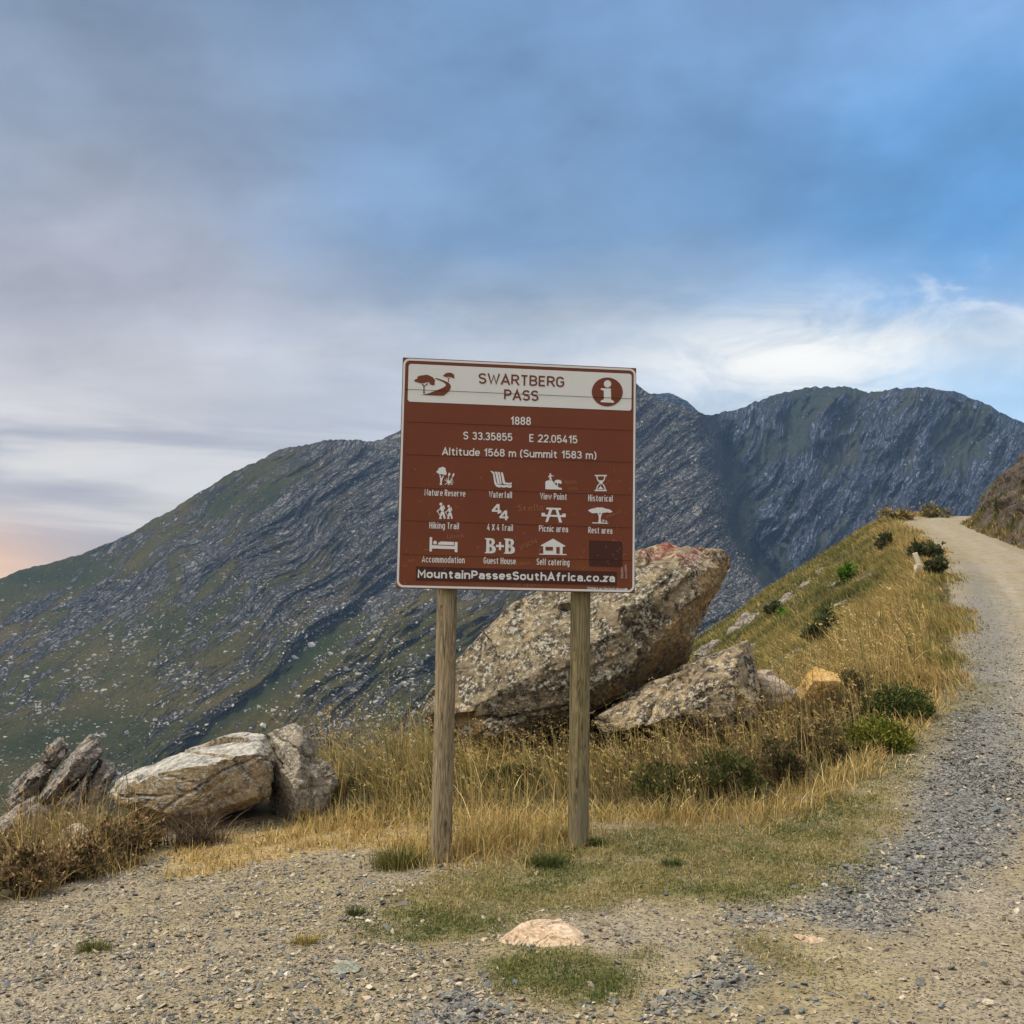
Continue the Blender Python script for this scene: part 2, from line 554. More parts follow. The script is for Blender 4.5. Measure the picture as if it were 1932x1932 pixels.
def build_ground():
    azd = np.concatenate([np.linspace(-180, -36, 70)[:-1], np.linspace(-36, 37, 760), np.linspace(37, 180, 70)[1:]])
    rr = np.concatenate([np.exp(np.linspace(math.log(0.3), math.log(3.2), 50))[:-1], np.exp(np.linspace(math.log(3.2), math.log(80), 520))[:-1], np.exp(np.linspace(math.log(80), math.log(430), 60))])
    A, Rr = np.meshgrid(np.radians(azd), rr)
    x = Rr * np.sin(A)
    y = Rr * np.cos(A)
    z = ground_z(x, y)
    nz = 0.22 * fbm(P3(x / 0.5, y / 0.5, 1), 4, 0.6)
    soft = lambda poly, w: sstep(poly_sd(x, y, poly) + nz, -w, w)
    lawn = np.maximum.reduce([soft(LAWN1, .22), soft(LAWN2, .13), 0.55 * soft(LAWN3, .2), 0.75 * soft(VERGE, .2)])
    lawn = lawn * (.45 + .55 * sstep(fbm(P3(x / .3, y / .3, 77), 3), -.35, .15))
    straw = soft(STRAW, .12)
    grey = np.maximum.reduce([soft(GREY, .2), soft(GREY2, .1) * .7, soft(GREY3, .08) * .6])
    e = edge_sd(x, y)
    rl = line_d(x, y, ROADL)
    rd = poly_sd(x, y, ROAD)
    band = np.exp(-((rd - 0.35 + nz) / 0.55) ** 2) * sstep(y, 8, 10) * (1 - .9 * sstep(y, 20, 36)) * (rl < 2.5)
    grey = np.maximum(grey, 0.8 * band)
    streak = fbm(P3(rd / .30, y / 7.0, 3), 3, .6)
    road = sstep(rd + nz * .6, 0.2, 1.0) * sstep(y, 7, 10) * (.40 + .60 * sstep(streak, -.3, .25))
    grey = np.maximum(grey, .42 * sstep(streak, .12, .45) * sstep(rd, .1, .5) * sstep(y, 7, 11))
    front = np.interp(x, FRX, FRY)
    hill = np.maximum(sstep(e + nz, -0.3, 0.1), sstep(y - front + nz, -0.15, 0.15) * (rd + nz < 0.05) * (x > -1.9))
    hill = np.maximum(hill, soft(SHRUBL, .15))
    hill = np.where(x > 0.45 * y + 3.2, np.maximum(hill, sstep(-rd + nz, 0.2, .8) * (y > 9)), hill)
    V = P3(x, y, z).reshape(-1, 3)
    nr, nc = x.shape
    at_ = {'lawn': lawn.ravel(), 'straw': straw.ravel(), 'grey': grey.ravel(), 'road': road.ravel() * 0, 'hill': hill.ravel()}
    f = grid_faces(nr, nc)[:, ::-1]
    gm = ground_mat()
    me = fast_mesh('ground', V, f, np.full(len(f), 4), smooth=True, attrs=at_)
    tag(link('ground', me, gm), kind='structure')
    # the road surface: a sheet that comes up through the ground along its ragged edges
    keep = rd + nz * .4 > -0.35
    keep &= (y > 7.2) & (y < 66)
    kf = (keep[:-1, :-1] & keep[1:, 1:] & keep[:-1, 1:] & keep[1:, :-1])
    zr = z - 0.03 + 0.036 * sstep(rd + nz * .4, -0.3, 0.3)
    zr = np.where(y < 9.5, zr - 0.04 * (1 - sstep(y + nz, 7.6, 9.3)), zr)
    f2 = grid_faces(nr, nc, kf)[:, ::-1]
    used, inv = np.unique(f2, return_inverse=True)
    V2 = P3(x, y, zr).reshape(-1, 3)[used]
    at2 = {k: v[used] for k, v in {**at_, 'road': (road * (1 - .45 * np.exp(-((rd - 1.75 + .5 * nz) / .35) ** 2))).ravel()}.items()}
    at2['hill'] = at2['hill'] * 0
    me = fast_mesh('road', V2, inv.reshape(-1, 4), np.full(len(f2), 4), smooth=True, attrs=at2)
    tag(link('road', me, gm), kind='structure')


# front of the tall grass: x -> y
_fr = [gpt(*p) for p in [(595, 1552), (700, 1550), (800, 1548), (960, 1548), (1100, 1546), (1300, 1546), (1450, 1532), (1560, 1485), (1650, 1425), (1745, 1345)]]
FRX = np.array([-1.9] + [p[0] for p in _fr] + [5.6, 7.0, 9.7, 13.5, 20.4, 22.7, 60])
FRY = np.array([8.4] + [p[1] for p in _fr] + [13.1, 16.4, 22.6, 32.6, 54.2, 59.0, 66])
build_ground()

# ------------------------------------------------------------------ mountains
def mountain_mat():
    m, N, b = new_mat('mountain_slope')
    uv = N.attr('strata', 'Vector')
    c = obj_coord(N)
    f1 = N.noise(N.mapping(uv, (0.9, 4.5, 1)), 1.0, 6, 0.62, 0.5)
    f2 = N.noise(N.mapping(uv, (1.6, 5, 1)), 4.0, 6, 0.65, 0.4)
    patch = N.noise(c, 0.012, 5, 0.6)
    speck = N.noise(c, 0.35, 4, 0.7)
    veg = N.ramp(patch, [(0.32, (0.020, 0.027, 0.008)), (0.46, (0.036, 0.037, 0.011)), (0.60, (0.060, 0.050, 0.017)), (0.75, (0.086, 0.064, 0.028))])
    veg = N.mix(N.m('MULTIPLY', N.smooth(speck, 0.45, 0.75), 0.5), veg, (0.085, 0.075, 0.045))
    dots = N.noise(c, 0.95, 3, 0.6)
    veg = N.mix(1.0, veg, N.ramp(dots, [(0.36, (0.45, 0.48, 0.5)), (0.6, (1.2, 1.15, 1.1))]), 'MULTIPLY')
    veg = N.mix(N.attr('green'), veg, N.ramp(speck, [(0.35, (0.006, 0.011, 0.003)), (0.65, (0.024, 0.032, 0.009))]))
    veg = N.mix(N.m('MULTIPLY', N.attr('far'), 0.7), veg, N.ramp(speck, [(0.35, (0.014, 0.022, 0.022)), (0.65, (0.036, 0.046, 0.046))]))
    wob = N.mix(0.10, uv, N.noise(uv, 5.0, 4, 0.6, out=1))
    v1 = N.mapping(wob, (6.0, 22.0, 1))
    cell = N.sep(N.voronoi(v1, 1.0, 'F1', 'Color'))[0]
    gap = N.voronoi(v1, 1.0, 'DISTANCE_TO_EDGE', 'Distance')
    v2 = N.mapping(wob, (18, 52, 1), (0, 0, .12))
    cell2 = N.sep(N.voronoi(v2, 1.0, 'F1', 'Color'))[0]
    gap2 = N.voronoi(v2, 1.0, 'DISTANCE_TO_EDGE', 'Distance')
    tone = N.m('ADD', N.m('MULTIPLY', cell, 0.34), N.m('ADD', N.m('MULTIPLY', cell2, 0.30), N.m('MULTIPLY', f2, 0.36)))
    rock = N.ramp(tone, [(0.22, (0.044, 0.044, 0.046)), (0.42, (0.090, 0.088, 0.089)), (0.58, (0.142, 0.138, 0.134)), (0.80, (0.25, 0.24, 0.225))])
    rock = N.mix(N.smooth(gap, 0.13, 0.02), rock, (0.030, 0.031, 0.028))
    rock = N.mix(N.m('MULTIPLY', N.smooth(gap2, 0.14, 0.02), 0.8), rock, (0.032, 0.033, 0.029))
    k = N.m('ADD', N.attr('rock'), N.m('ADD', N.m('MULTIPLY_ADD', f1, 1.7, -0.85), N.m('MULTIPLY_ADD', cell, 0.22, -0.11)))
    k = N.smooth(k, 0.40, 0.62)
    rock = N.mix(N.m('MULTIPLY', N.attr('far'), 0.8), rock, N.mix(1.0, rock, (0.70, 0.92, 1.50), 'MULTIPLY'))  # blue of the hazy air put into the far mountain's rock colour
    N.put(b.inputs['Base Color'], N.mix(k, veg, rock))
    b.inputs['Roughness'].default_value = 1.0
    b.inputs['Specular IOR Level'].default_value = 0.0
    hgt = N.m('ADD', N.m('MULTIPLY', f2, 0.5), N.m('ADD', N.m('MULTIPLY', N.m('MINIMUM', gap, 0.3), 1.3), N.m('MULTIPLY', N.m('MINIMUM', gap2, 0.3), 0.6)))
    n = N.bump(N.m('MULTIPLY', hgt, k), 1.0, 6.0)
    N.put(b.inputs['Normal'], N.bump(speck, 0.7, 1.2, n))
    return m


SKYL = np.array([(-1500, 1330), (-900, 1250), (-400, 1160), (-120, 1112), (0, 1090), (60, 1070), (150, 1047), (215, 1021), (300, 977), (380, 927), (440, 893), (500, 863), (530, 848), (560, 842), (600, 836), (625, 833), (700, 832), (725, 828), (750, 815), (800, 788), (900, 745), (1000, 722), (1100, 712), (1170, 716), (1203, 727), (1222, 741), (1250, 757), (1290, 771), (1320, 781), (1345, 785), (1400, 772), (1440, 755), (1480, 741), (1540, 731), (1590, 732), (1640, 740), (1690, 735), (1760, 733), (1810, 745), (1850, 760), (1890, 780), (1932, 800), (2050, 850), (2300, 960), (2700, 1090), (3400, 1230)], float)
GUL = np.array([(786, 1340), (850, 1362), (900, 1372), (960, 1384), (1020, 1400), (1070, 1425), (1115, 1470), (1160, 1530), (1300, 1760), (1650, 2300)], float)  # y -> x
GRN = [(840, 1040), (760, 1090), (690, 1145), (600, 1215), (540, 1275), (470, 1330), (410, 1375), (360, 1420), (250, 1520), (100, 1650)]
MT = {}


def build_mountain():
    px = np.concatenate([np.linspace(-1500, -60, 120)[:-1], np.linspace(-60, 1990, 1150), np.linspace(1990, 3400, 110)[1:]])
    ns, nb = 470, 14
    s = np.linspace(0, 1, ns)
    PXg, Sg = np.meshgrid(px, s)
    bot = 1640.0
    sky = np.interp(px, SKYL[:, 0], SKYL[:, 1])
    sky = sky + 5 * fbm(P3(px / 45.0, 3.3, 1.0), 4, 0.6) + (2.2 * perlin(P3(px / 7.0, 1.7, 5.0)) - 4.0 * (ridged(P3(px / 26.0, 2.2, 8.0), 3, .6) - .3)) * sstep(px, 150, 500)
    PYg = bot + (sky[None] - bot) * Sg
    gx = np.interp(PYg, GUL[:, 0], GUL[:, 1])
    warp = 14 * fbm(P3(PXg / 60, PYg / 60, 2), 3)
    side = PXg - gx + warp
    w2 = sstep(side, -26, 30)
    r1 = 330 + 600 * Sg ** 1.12
    r2 = 430 + 620 * Sg ** 0.85
    rho = r1 * (1 - w2) + r2 * w2
    rho = rho + 90 * np.exp(-(side / 30) ** 2) * sstep(PYg, 760, 860)
    # the green ravine on the left slope, and the spur in front of it
    dg = line_d(PXg, PYg, GRN)
    gline = np.interp(PYg, [p[1] for p in GRN], [p[0] for p in GRN])
    spur = sstep(PXg - gline + 26 * fbm(P3(PXg / 50, PYg / 50, 23), 3), -14, 80) * sstep(PYg, 1010, 1150) * (1 - sstep(PXg, 980, 1330))
    rho = rho * (1 - 0.13 * spur) + 22 * np.exp(-(dg / 24) ** 2)
    # second, lower spur towards the foot of the pass
    # relief
    th1, th2 = rad(37), rad(63)
    def strata(th):
        wx = PXg + 30 * fbm(P3(PXg / 170, PYg / 170, 7), 2)
        wy = PYg + 30 * fbm(P3(PXg / 170, PYg / 170, 13), 2)
        return wx * math.cos(th) - wy * math.sin(th), wx * math.sin(th) + wy * math.cos(th)
    q1, p1 = strata(th1)
    q2, p2 = strata(th2)
    q = q1 * (1 - w2) + q2 * w2
    p = p1 * (1 - w2) + p2 * w2
    big1 = fbm(P3(q1 / 330, p1 / 130, 0.5), 4)
    big2 = ridged(P3(q2 / 260, p2 / 85, 4.5), 4)
    led1 = ridged(P3(q1 / 75, p1 / 15, 1.5), 4, 0.6)
    led2 = ridged(P3(q2 / 95, p2 / 20, 2.5), 4, 0.6)
    # where bare rock shows
    up = sstep(Sg, 0.45, 1.0)
    bandl = np.interp(PXg, [-400, 0, 150, 300, 450, 600, 760, 900], [1290, 1185, 1150, 1085, 1010, 945, 880, 820])
    band = np.exp(-((PYg - bandl) / 42) ** 2)
    rk1 = 0.25 - .16 * sstep(Sg, .62, .25) + 0.34 * big1 + 0.62 * band * sstep(fbm(P3(q1 / 160, p1 / 60, 6), 3), -.35, .2) + 0.42 * sstep(PXg, 480, 800) * sstep(Sg, 0.5, 0.95) + 0.30 * sstep(PXg, 1120, 1300) + 0.34 * (led1 - 0.25)
    outc = sstep(fbm(P3(q1 / 130, p1 / 42, 9), 3), 0.22, 0.5)
    rk1 = rk1 + 0.36 * outc * sstep(PXg, 250, 600)
    rk1 = rk1 + .26 * sstep(Sg, .3, .7) * (ridged(P3((q1 + 60 * fbm(P3(PXg / 150, PYg / 150, 61), 3)) / 300, p1 / 70, 7.7), 4, .55) - .25) * sstep(PXg, 100, 600)
    rk1 = rk1 - 0.22 * sstep(PXg, 420, 100) * sstep(Sg, .80, .93)
    rk2 = 0.76 + 0.35 * (big2 - 0.35) + 0.35 * (led2 - 0.3) - 0.35 * np.exp(-(side / 24) ** 2)
    vx = PXg + .22 * (PYg - 900) + 85 * fbm(P3(PXg / 190, PYg / 150, 27), 4, .55)
    ribs = .6 * ridged(P3(vx / 105, PYg / 330, 6.5), 4, .6) + .55 * ridged(P3(q2 / 150, p2 / 62, 16.5), 4, .6) * sstep(fbm(P3(PXg / 130, PYg / 130, 51), 2), -.4, .3)
    rk2 = rk2 - 0.42 * sstep(fbm(P3(q2 / 210, p2 / 55, 19), 3), 0.12, 0.5) - 0.55 * sstep(.28, -.25, ribs) - .3 * sstep(fbm(P3(vx / 60, PYg / 130, 33), 3), .1, .5)
    rock = rk1 * (1 - w2) + rk2 * w2
    green = .85 * np.exp(-(dg / (15 + 14 * fbm(P3(PXg / 30, PYg / 30, 3), 3))) ** 2) * sstep(PYg, 1130, 1220)
    green = np.maximum(green, 0.5 * np.exp(-((PYg - (1395 + (70 - PXg) * .4)) / 26) ** 2) * sstep(PXg, 330, 150))
    green = np.maximum(green, 0.75 * np.exp(-(side / 22) ** 2) * sstep(PYg, 800, 950))
    rock = rock - 0.9 * green
    rm = np.clip(rock, 0, 1.2)
    fade = sstep(1 - Sg, 0, 0.02)
    but = ridged(P3((q1 + 60 * fbm(P3(PXg / 150, PYg / 150, 61), 3)) / 300, p1 / 70, 7.7), 4, .55)
    relief = (24 * big1 - 26 * (but - .3) * sstep(PXg, 150, 700) - 7 * led1 * rm) * (1 - w2) + (-44 * (big2 - .3) - 52 * (ribs - .3) - 9 * led2 * np.clip(rm, .3, 1)) * w2
    relief = relief - 1.6 * ridged(P3(q / 22, p / 7, 3.5), 3, 0.6) * rm
    rho = rho + relief * (0.35 + 0.65 * fade)
    d = FW + RT * ((PXg - MID) / FPX)[..., None] - UPV * ((PYg - MID) / FPX)[..., None]
    V = EYE + d * (rho / np.hypot(d[..., 0], d[..., 1]))[..., None]
    # the far side of the ridge
    top = V[-1]
    rows = [V]
    for k in range(1, nb + 1):
        hd = top - EYE
        hd = hd / np.hypot(hd[:, 0], hd[:, 1])[:, None]
        t = k / nb
        r = top + P3(hd[:, 0], hd[:, 1], 0) * (260 * t)
        r[:, 2] = top[:, 2] - (top[:, 2] + 60) * t ** 1.4
        rows.append(r[None])
    V = np.concatenate(rows, 0)
    n2 = V.shape[0]
    ext = lambda a: np.concatenate([a, np.repeat(a[-1:], nb, 0)], 0).ravel()
    st = P3(ext(q) / 100, ext(p) / 100, 0)
    f = grid_faces(n2, len(px))
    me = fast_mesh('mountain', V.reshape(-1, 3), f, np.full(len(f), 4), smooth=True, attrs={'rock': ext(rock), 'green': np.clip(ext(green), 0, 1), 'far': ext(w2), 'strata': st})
    mm = mountain_mat()
    tag(link('mountains', me, mm), kind='structure')
    MT.update(V=V[:ns], px=PXg, py=PYg, rock=rock, green=green, w2=w2, s=Sg, mat=mm, outc=outc)
    # the blue peak beyond the saddle
    px = np.linspace(1120, 1420, 110)
    s = np.linspace(0, 1, 50)
    sk = np.interp(px, [1120, 1170, 1200, 1232, 1262, 1280, 1296, 1310, 1322, 1350, 1420], [830, 770, 752, 743, 741, 748, 757, 769, 781, 806, 860])
    sk = sk + 2.0 * perlin(P3(px / 9, 4.4, 2.0))
    A, B = np.meshgrid(px, s)
    py = 900 + (sk[None] - 900) * B
    rho = 1090 + 130 * B + 30 * ridged(P3(A / 40, py / 60, 3), 4)
    d = FW + RT * ((A - MID) / FPX)[..., None] - UPV * ((py - MID) / FPX)[..., None]
    V = EYE + d * (rho / np.hypot(d[..., 0], d[..., 1]))[..., None]
    b = V[-1] + np.array([40, 160, 0.0]); b[:, 2] = 20
    V = np.concatenate([V, b[None]], 0)
    f = grid_faces(51, 110)
    n = V.reshape(-1, 3)
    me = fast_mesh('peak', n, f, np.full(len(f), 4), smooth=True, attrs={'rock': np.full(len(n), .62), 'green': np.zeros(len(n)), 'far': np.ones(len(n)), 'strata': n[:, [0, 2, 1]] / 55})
    tag(link('distant_peak', me, mm), kind='structure')


build_mountain()


# ------------------------------------------------------------------ loose stones
def stone_shapes(n, seed, flat=(0.55, 0.35), npt=11):
    r = np.random.default_rng(seed)
    out = []
    for _ in range(n):
        p = r.normal(size=(npt, 3))
        p /= np.linalg.norm(p, axis=1)[:, None]
        p *= r.uniform(0.75, 1.0, (npt, 1))
        p *= np.array([1.0, flat[0] * r.uniform(.8, 1.4), flat[1] * r.uniform(.8, 1.4)]) * 0.5
        bm = bmesh.new()
        vs = [bm.verts.new(q) for q in p]
        res = bmesh.ops.convex_hull(bm, input=vs)
        bmesh.ops.delete(bm, geom=[v for v in bm.verts if not v.link_faces], context='VERTS')
        bmesh.ops.triangulate(bm, faces=bm.faces[:])
        bm.verts.index_update()
        out.append((np.array([v.co[:] for v in bm.verts]), np.array([[v.index for v in f.verts] for f in bm.faces])))
        bm.free()
    return out


def scatter(shapes, pos, M, col, rg):
    """many copies of a few stone shapes as one mesh. M (n,3,3) rows = local axes in world"""
    kind = rg.integers(0, len(shapes), len(pos))
    Vs, Fs, Cs, off = [], [], [], 0
    for k, (v, f) in enumerate(shapes):
        idx = np.where(kind == k)[0]
        if not len(idx): continue
        w = np.einsum('vi,nij->nvj', v, M[idx]) + pos[idx][:, None]
        Vs.append(w.reshape(-1, 3))
        Fs.append((f[None] + (np.arange(len(idx)) * len(v))[:, None, None] + off).reshape(-1, 3))
        Cs.append(np.repeat(col[idx], len(v), 0))
        off += len(idx) * len(v)
    V = np.concatenate(Vs); F = np.concatenate(Fs)
    return fast_mesh('stones', V, F, np.full(len(F), 3), cols=np.concatenate(Cs))


def stone_mat(name, scale=30):
    m, N, b = new_mat(name)
    c = obj_coord(N)
    n = N.noise(c, scale, 4, 0.65)
    N.put(b.inputs['Base Color'], N.mix(1.0, N.attr('col', 'Color'), N.ramp(n, [(0.3, (0.62, 0.62, 0.62)), (0.7, (1.25, 1.25, 1.25))]), 'MULTIPLY'))
    return m


def build_scree():
    r = np.random.default_rng(21)
    V, px, py, w2 = MT['V'], MT['px'], MT['py'], MT['w2']
    ns, nc = px.shape
    N = 150000
    i = r.integers(2, ns - 8, N)
    j = r.integers(110, nc - 90, N)
    x, y, w, s = px[i, j], py[i, j], w2[i, j], MT['s'][i, j]
    cl = fbm(P3(x / 70, y / 45, 31), 3)
    cl2 = fbm(P3((x - y * .6) / 160, (y + x * .7) / 34, 37), 3)
    dens = 0.05 + 0.35 * sstep(cl + .6 * cl2, -0.05, 0.5)
    dens = dens + 0.55 * sstep(x, 1130, 1260) * (1 - w) * sstep(s, .25, .5)
    dens = np.where(w > .5, 0.22 + 0.3 * sstep(cl, 0, .5), dens)
    dens = dens + 0.35 * np.exp(-((x - 620) / 140) ** 2 - ((y - 1160) / 60) ** 2) + 0.25 * np.exp(-((x - 720) / 130) ** 2 - ((y - 1330) / 90) ** 2)
    dens = dens * (1 - .85 * np.clip(MT['green'][i, j], 0, 1)) * (1 - 0.6 * sstep(s, 0.7, 1.0) * (1 - w))
    dens = dens * (y < 1600)
    ok = r.random(N) < dens * np.where(w > .5, .38, 1.05)
    i, j, x, y, w = i[ok], j[ok], x[ok], y[ok], w[ok]
    pos = V[i, j]
    rho = np.hypot(pos[:, 0], pos[:, 1])
    tr = V[i, np.minimum(j + 1, nc - 1)] - V[i, j - 1]
    tu = V[np.minimum(i + 4, ns - 1), j] - V[i - 2, j]
    tr /= np.linalg.norm(tr, axis=1)[:, None]
    tu -= tr * np.sum(tr * tu, 1)[:, None]
    tu /= np.linalg.norm(tu, axis=1)[:, None]
    nn = np.cross(tr, tu)
    ang = r.normal(0.22, 0.35, len(i)) * (1 - w) + r.normal(0.7, 0.5, len(i)) * w
    a = tr * np.cos(ang)[:, None] + tu * np.sin(ang)[:, None]
    b = -tr * np.sin(ang)[:, None] + tu * np.cos(ang)[:, None]
    L = np.exp(r.normal(math.log(3.4), 0.55, len(i))) / FPX * rho * 1.0      # seen length of a few pixels
    L = L * (1 + .75 * sstep(y, 1020, 1300) * (1 - w))
    L = np.clip(L, 0.35, 5.5)
    th = r.uniform(0.5, 0.9, len(i))
    M = np.stack([a * L[:, None], b * (L * th)[:, None], nn * (L * 1.1)[:, None]], 1)
    g = r.uniform(0.6, 1.25, len(i))
    col = np.stack([0.36 * g, 0.345 * g, 0.31 * g], 1)
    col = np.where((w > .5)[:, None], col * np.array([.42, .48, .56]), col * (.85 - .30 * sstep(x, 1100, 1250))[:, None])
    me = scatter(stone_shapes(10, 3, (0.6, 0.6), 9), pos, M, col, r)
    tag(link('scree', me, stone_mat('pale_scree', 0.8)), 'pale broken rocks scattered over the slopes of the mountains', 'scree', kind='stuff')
    # a few boulders large enough to tell apart
    sh = stone_shapes(8, 9, (0.7, 0.75), 14)
    big = [(556, 1240, 22, 'pale round boulder standing alone at the edge of the dark green ravine'),
           (445, 1478, 24, 'flat pale boulder lying lowest beside the dark green ravine, just above the tan boulder'),
           (497, 1371, 26, 'long pale rock slab beside the dark green ravine, low on the slope'),
           (590, 1218, 24, 'grey rock slab at the head of the dark green ravine')]
    for k, (x0, y0, wpx, lab) in enumerate(big):
        dd = (px - x0) ** 2 + (py - y0) ** 2
        q = np.unravel_index(np.argmin(dd), dd.shape)
        p = V[q]
        rh = math.hypot(p[0], p[1])
        w = wpx / FPX * rh
        v, f = sh[k]
        v = v * np.array([1, 1, 0.85])[None] * w
        me = fast_mesh('mountain_boulder', v, f, np.full(len(f), 3), cols=np.full((len(v), 3), .34))
        o = link('mountain_boulder', me, bpy.data.materials['pale_scree'], loc=tuple(p))
        o.rotation_euler = (0, rad(-18), k)
        tag(o, lab, 'boulder')


build_scree()
# ------------------------------------------------------------------ a plain road-sign alphabet drawn as strokes
def _arc(cx, cy, rx, ry, a0, a1, n=9):
    return [(cx + rx * math.cos(rad(a)), cy + ry * math.sin(rad(a))) for a in np.linspace(a0, a1, n)]


def _ob(y0, y1, r=.3, x0=0., x1=1.):
    c, h = (x0 + x1) / 2, (x1 - x0) / 2
    p = _arc(c, y1 - r, h, r, 0, 180, 11) + _arc(c, y0 + r, h, r, 180, 360, 11)
    return p + [p[0], p[1]]


UP, DN = 90.0, -90.0     # ascender and descender marks
GLY = {  # width, strokes; capitals and figures fill 0..1 of the cap height, small letters 0..1 of the x height
    'S': (.58, [_arc(.5, .76, .5, .24, 22, 270, 15) + _arc(.5, .26, .5, .26, 90, -160, 15)[1:]]),
    'W': (.98, [[(0, 1), (.26, 0), (.5, .92), (.74, 0), (1, 1)]]),
    'A': (.70, [[(0, 0), (.5, 1), (1, 0)], [(.16, .26), (.84, .26)]]),
    'R': (.60, [[(0, 0), (0, 1), (.52, 1)] + _arc(.52, .745, .46, .255, 80, -80, 9) + [(.5, .49), (0, .49)], [(.5, .49), (1, 0)]]),
    'T': (.58, [[(0, 1), (1, 1)], [(.5, 1), (.5, 0)]]),
    'B': (.60, [[(0, 0), (0, 1), (.5, 1)] + _arc(.5, .765, .43, .235, 80, -80, 9) + [(.5, .53), (0, .53)], [(.5, .53)] + _arc(.5, .265, .5, .265, 80, -80, 9) + [(.5, 0), (0, 0)]]),
    'E': (.52, [[(1, 1), (0, 1), (0, 0), (1, 0)], [(0, .52), (.9, .52)]]),
    'G': (.62, [_arc(.5, .68, .5, .32, 22, 180, 11) + _arc(.5, .32, .5, .32, 180, 355, 11) + [(1, .48), (.55, .48)]]),
    'P': (.58, [[(0, 0), (0, 1), (.5, 1)] + _arc(.5, .73, .5, .27, 80, -80, 9) + [(.5, .46), (0, .46)]]),
    'M': (.74, [[(0, 0), (0, 1), (.5, .32), (1, 1), (1, 0)]]),
    'N': (.80, [[(0, 0), (0, 1), (1, 0), (1, 1)]]),
    'H': (.60, [[(0, 0), (0, 1)], [(1, 0), (1, 1)], [(0, .52), (1, .52)]]),
    'V': (.66, [[(0, 1), (.5, 0), (1, 1)]]),
    'X': (.60, [[(0, 0), (1, 1)], [(0, 1), (1, 0)]]),
    '0': (.54, [_ob(0, 1, .32)]),
    '1': (.32, [[(0, .74), (.85, 1), (.85, 0)]]),
    '2': (.54, [_arc(.5, .71, .5, .29, 165, -25, 12) + [(0, 0), (1, 0)]]),
    '3': (.54, [_arc(.48, .76, .46, .24, 160, -90, 12) + [(.4, .52)], [(.4, .52)] + _arc(.48, .26, .52, .26, 90, -160, 12)]),
    '4': (.58, [[(.56, 1), (0, .22), (1, .22)], [(.74, .52), (.74, 0)]]),
    '5': (.54, [[(.92, 1), (.1, 1), (.06, .52)] + _arc(.48, .32, .52, .32, 135, -155, 13)]),
    '6': (.54, [_ob(0, .60, .29), [(.02, .38), (.5, 1)]]),
    '8': (.54, [_ob(.53, 1, .235, .06, .94), _ob(0, .53, .265)]),
    '(': (.22, [[(1, 1.06), (.25, .85), (0, .5), (0, .35), (.25, 0), (1, -.2)]]),
    ')': (.22, [[(0, 1.06), (.75, .85), (1, .5), (1, .35), (.75, 0), (0, -.2)]]),
    'a': (.52, [_arc(.5, .68, .5, .32, 165, 0, 9) + [(1, 0)], [(1, .57), (.4, .57)] + _arc(.4, .285, .4, .285, 100, 260, 9) + [(.55, 0), (1, .16)]]),
    'b': (.54, [_ob(0, 1, .34), [(0, 0), (0, UP)]]),
    'c': (.48, [_arc(.5, .66, .5, .34, 28, 180, 9) + _arc(.5, .34, .5, .34, 180, 332, 9)]),
    'd': (.54, [_ob(0, 1, .34), [(1, 0), (1, UP)]]),
    'e': (.53, [[(.02, .5), (1, .5)] + _arc(.5, .66, .5, .34, 0, 180, 10) + _arc(.5, .34, .5, .34, 180, 325, 9)]),
    'f': (.44, [[(.42, 0), (.42, UP - .28), (.58, UP), (1, UP)], [(0, 1), (.95, 1)]]),
    'g': (.54, [_ob(0, 1, .34), [(1, 1), (1, DN + .2), (.75, DN), (.1, DN)]]),
    'h': (.53, [[(0, 0), (0, UP)], [(0, .62)] + _arc(.5, .64, .5, .36, 170, 0, 9) + [(1, 0)]]),
    'i': (.0, [[(0, 0), (0, 1)], [(0, 'dot')]]),
    'k': (.50, [[(0, 0), (0, UP)], [(0, .32), (.92, 1)], [(.36, .58), (1, 0)]]),
    'l': (.0, [[(0, 0), (0, UP)]]),
    'm': (.86, [[(0, 0), (0, 1)], [(0, .65)] + _arc(.25, .68, .25, .32, 170, 0, 7) + [(.5, 0)], [(.5, .65)] + _arc(.75, .68, .25, .32, 170, 0, 7) + [(1, 0)]]),
    'n': (.53, [[(0, 0), (0, 1)], [(0, .62)] + _arc(.5, .64, .5, .36, 170, 0, 9) + [(1, 0)]]),
    'o': (.54, [_ob(0, 1, .34)]),
    'p': (.54, [_ob(0, 1, .34), [(0, 1), (0, DN)]]),
    'r': (.42, [[(0, 0), (0, 1)], [(0, .60)] + _arc(.7, .62, .7, .38, 170, 70, 7)]),
    's': (.48, [_arc(.5, .755, .5, .245, 25, 270, 12) + _arc(.5, .255, .5, .255, 90, -155, 12)[1:]]),
    't': (.46, [[(.42, 'tt'), (.42, .22), (.6, 0), (1, 0)], [(0, 1), (1, 1)]]),
    'u': (.53, [[(0, 1)] + _arc(.5, .36, .5, .36, 180, 350, 9), [(1, 1), (1, 0)]]),
    'v': (.54, [[(0, 1), (.5, 0), (1, 1)]]),
    'w': (.80, [[(0, 1), (.26, 0), (.5, .9), (.74, 0), (1, 1)]]),
    'x': (.52, [[(0, 0), (1, 1)], [(0, 1), (1, 0)]]),
    'z': (.50, [[(0, 1), (1, 1), (0, 0), (1, 0)]]),
    '.': (.0, [[(0, 'pt')]]),
}


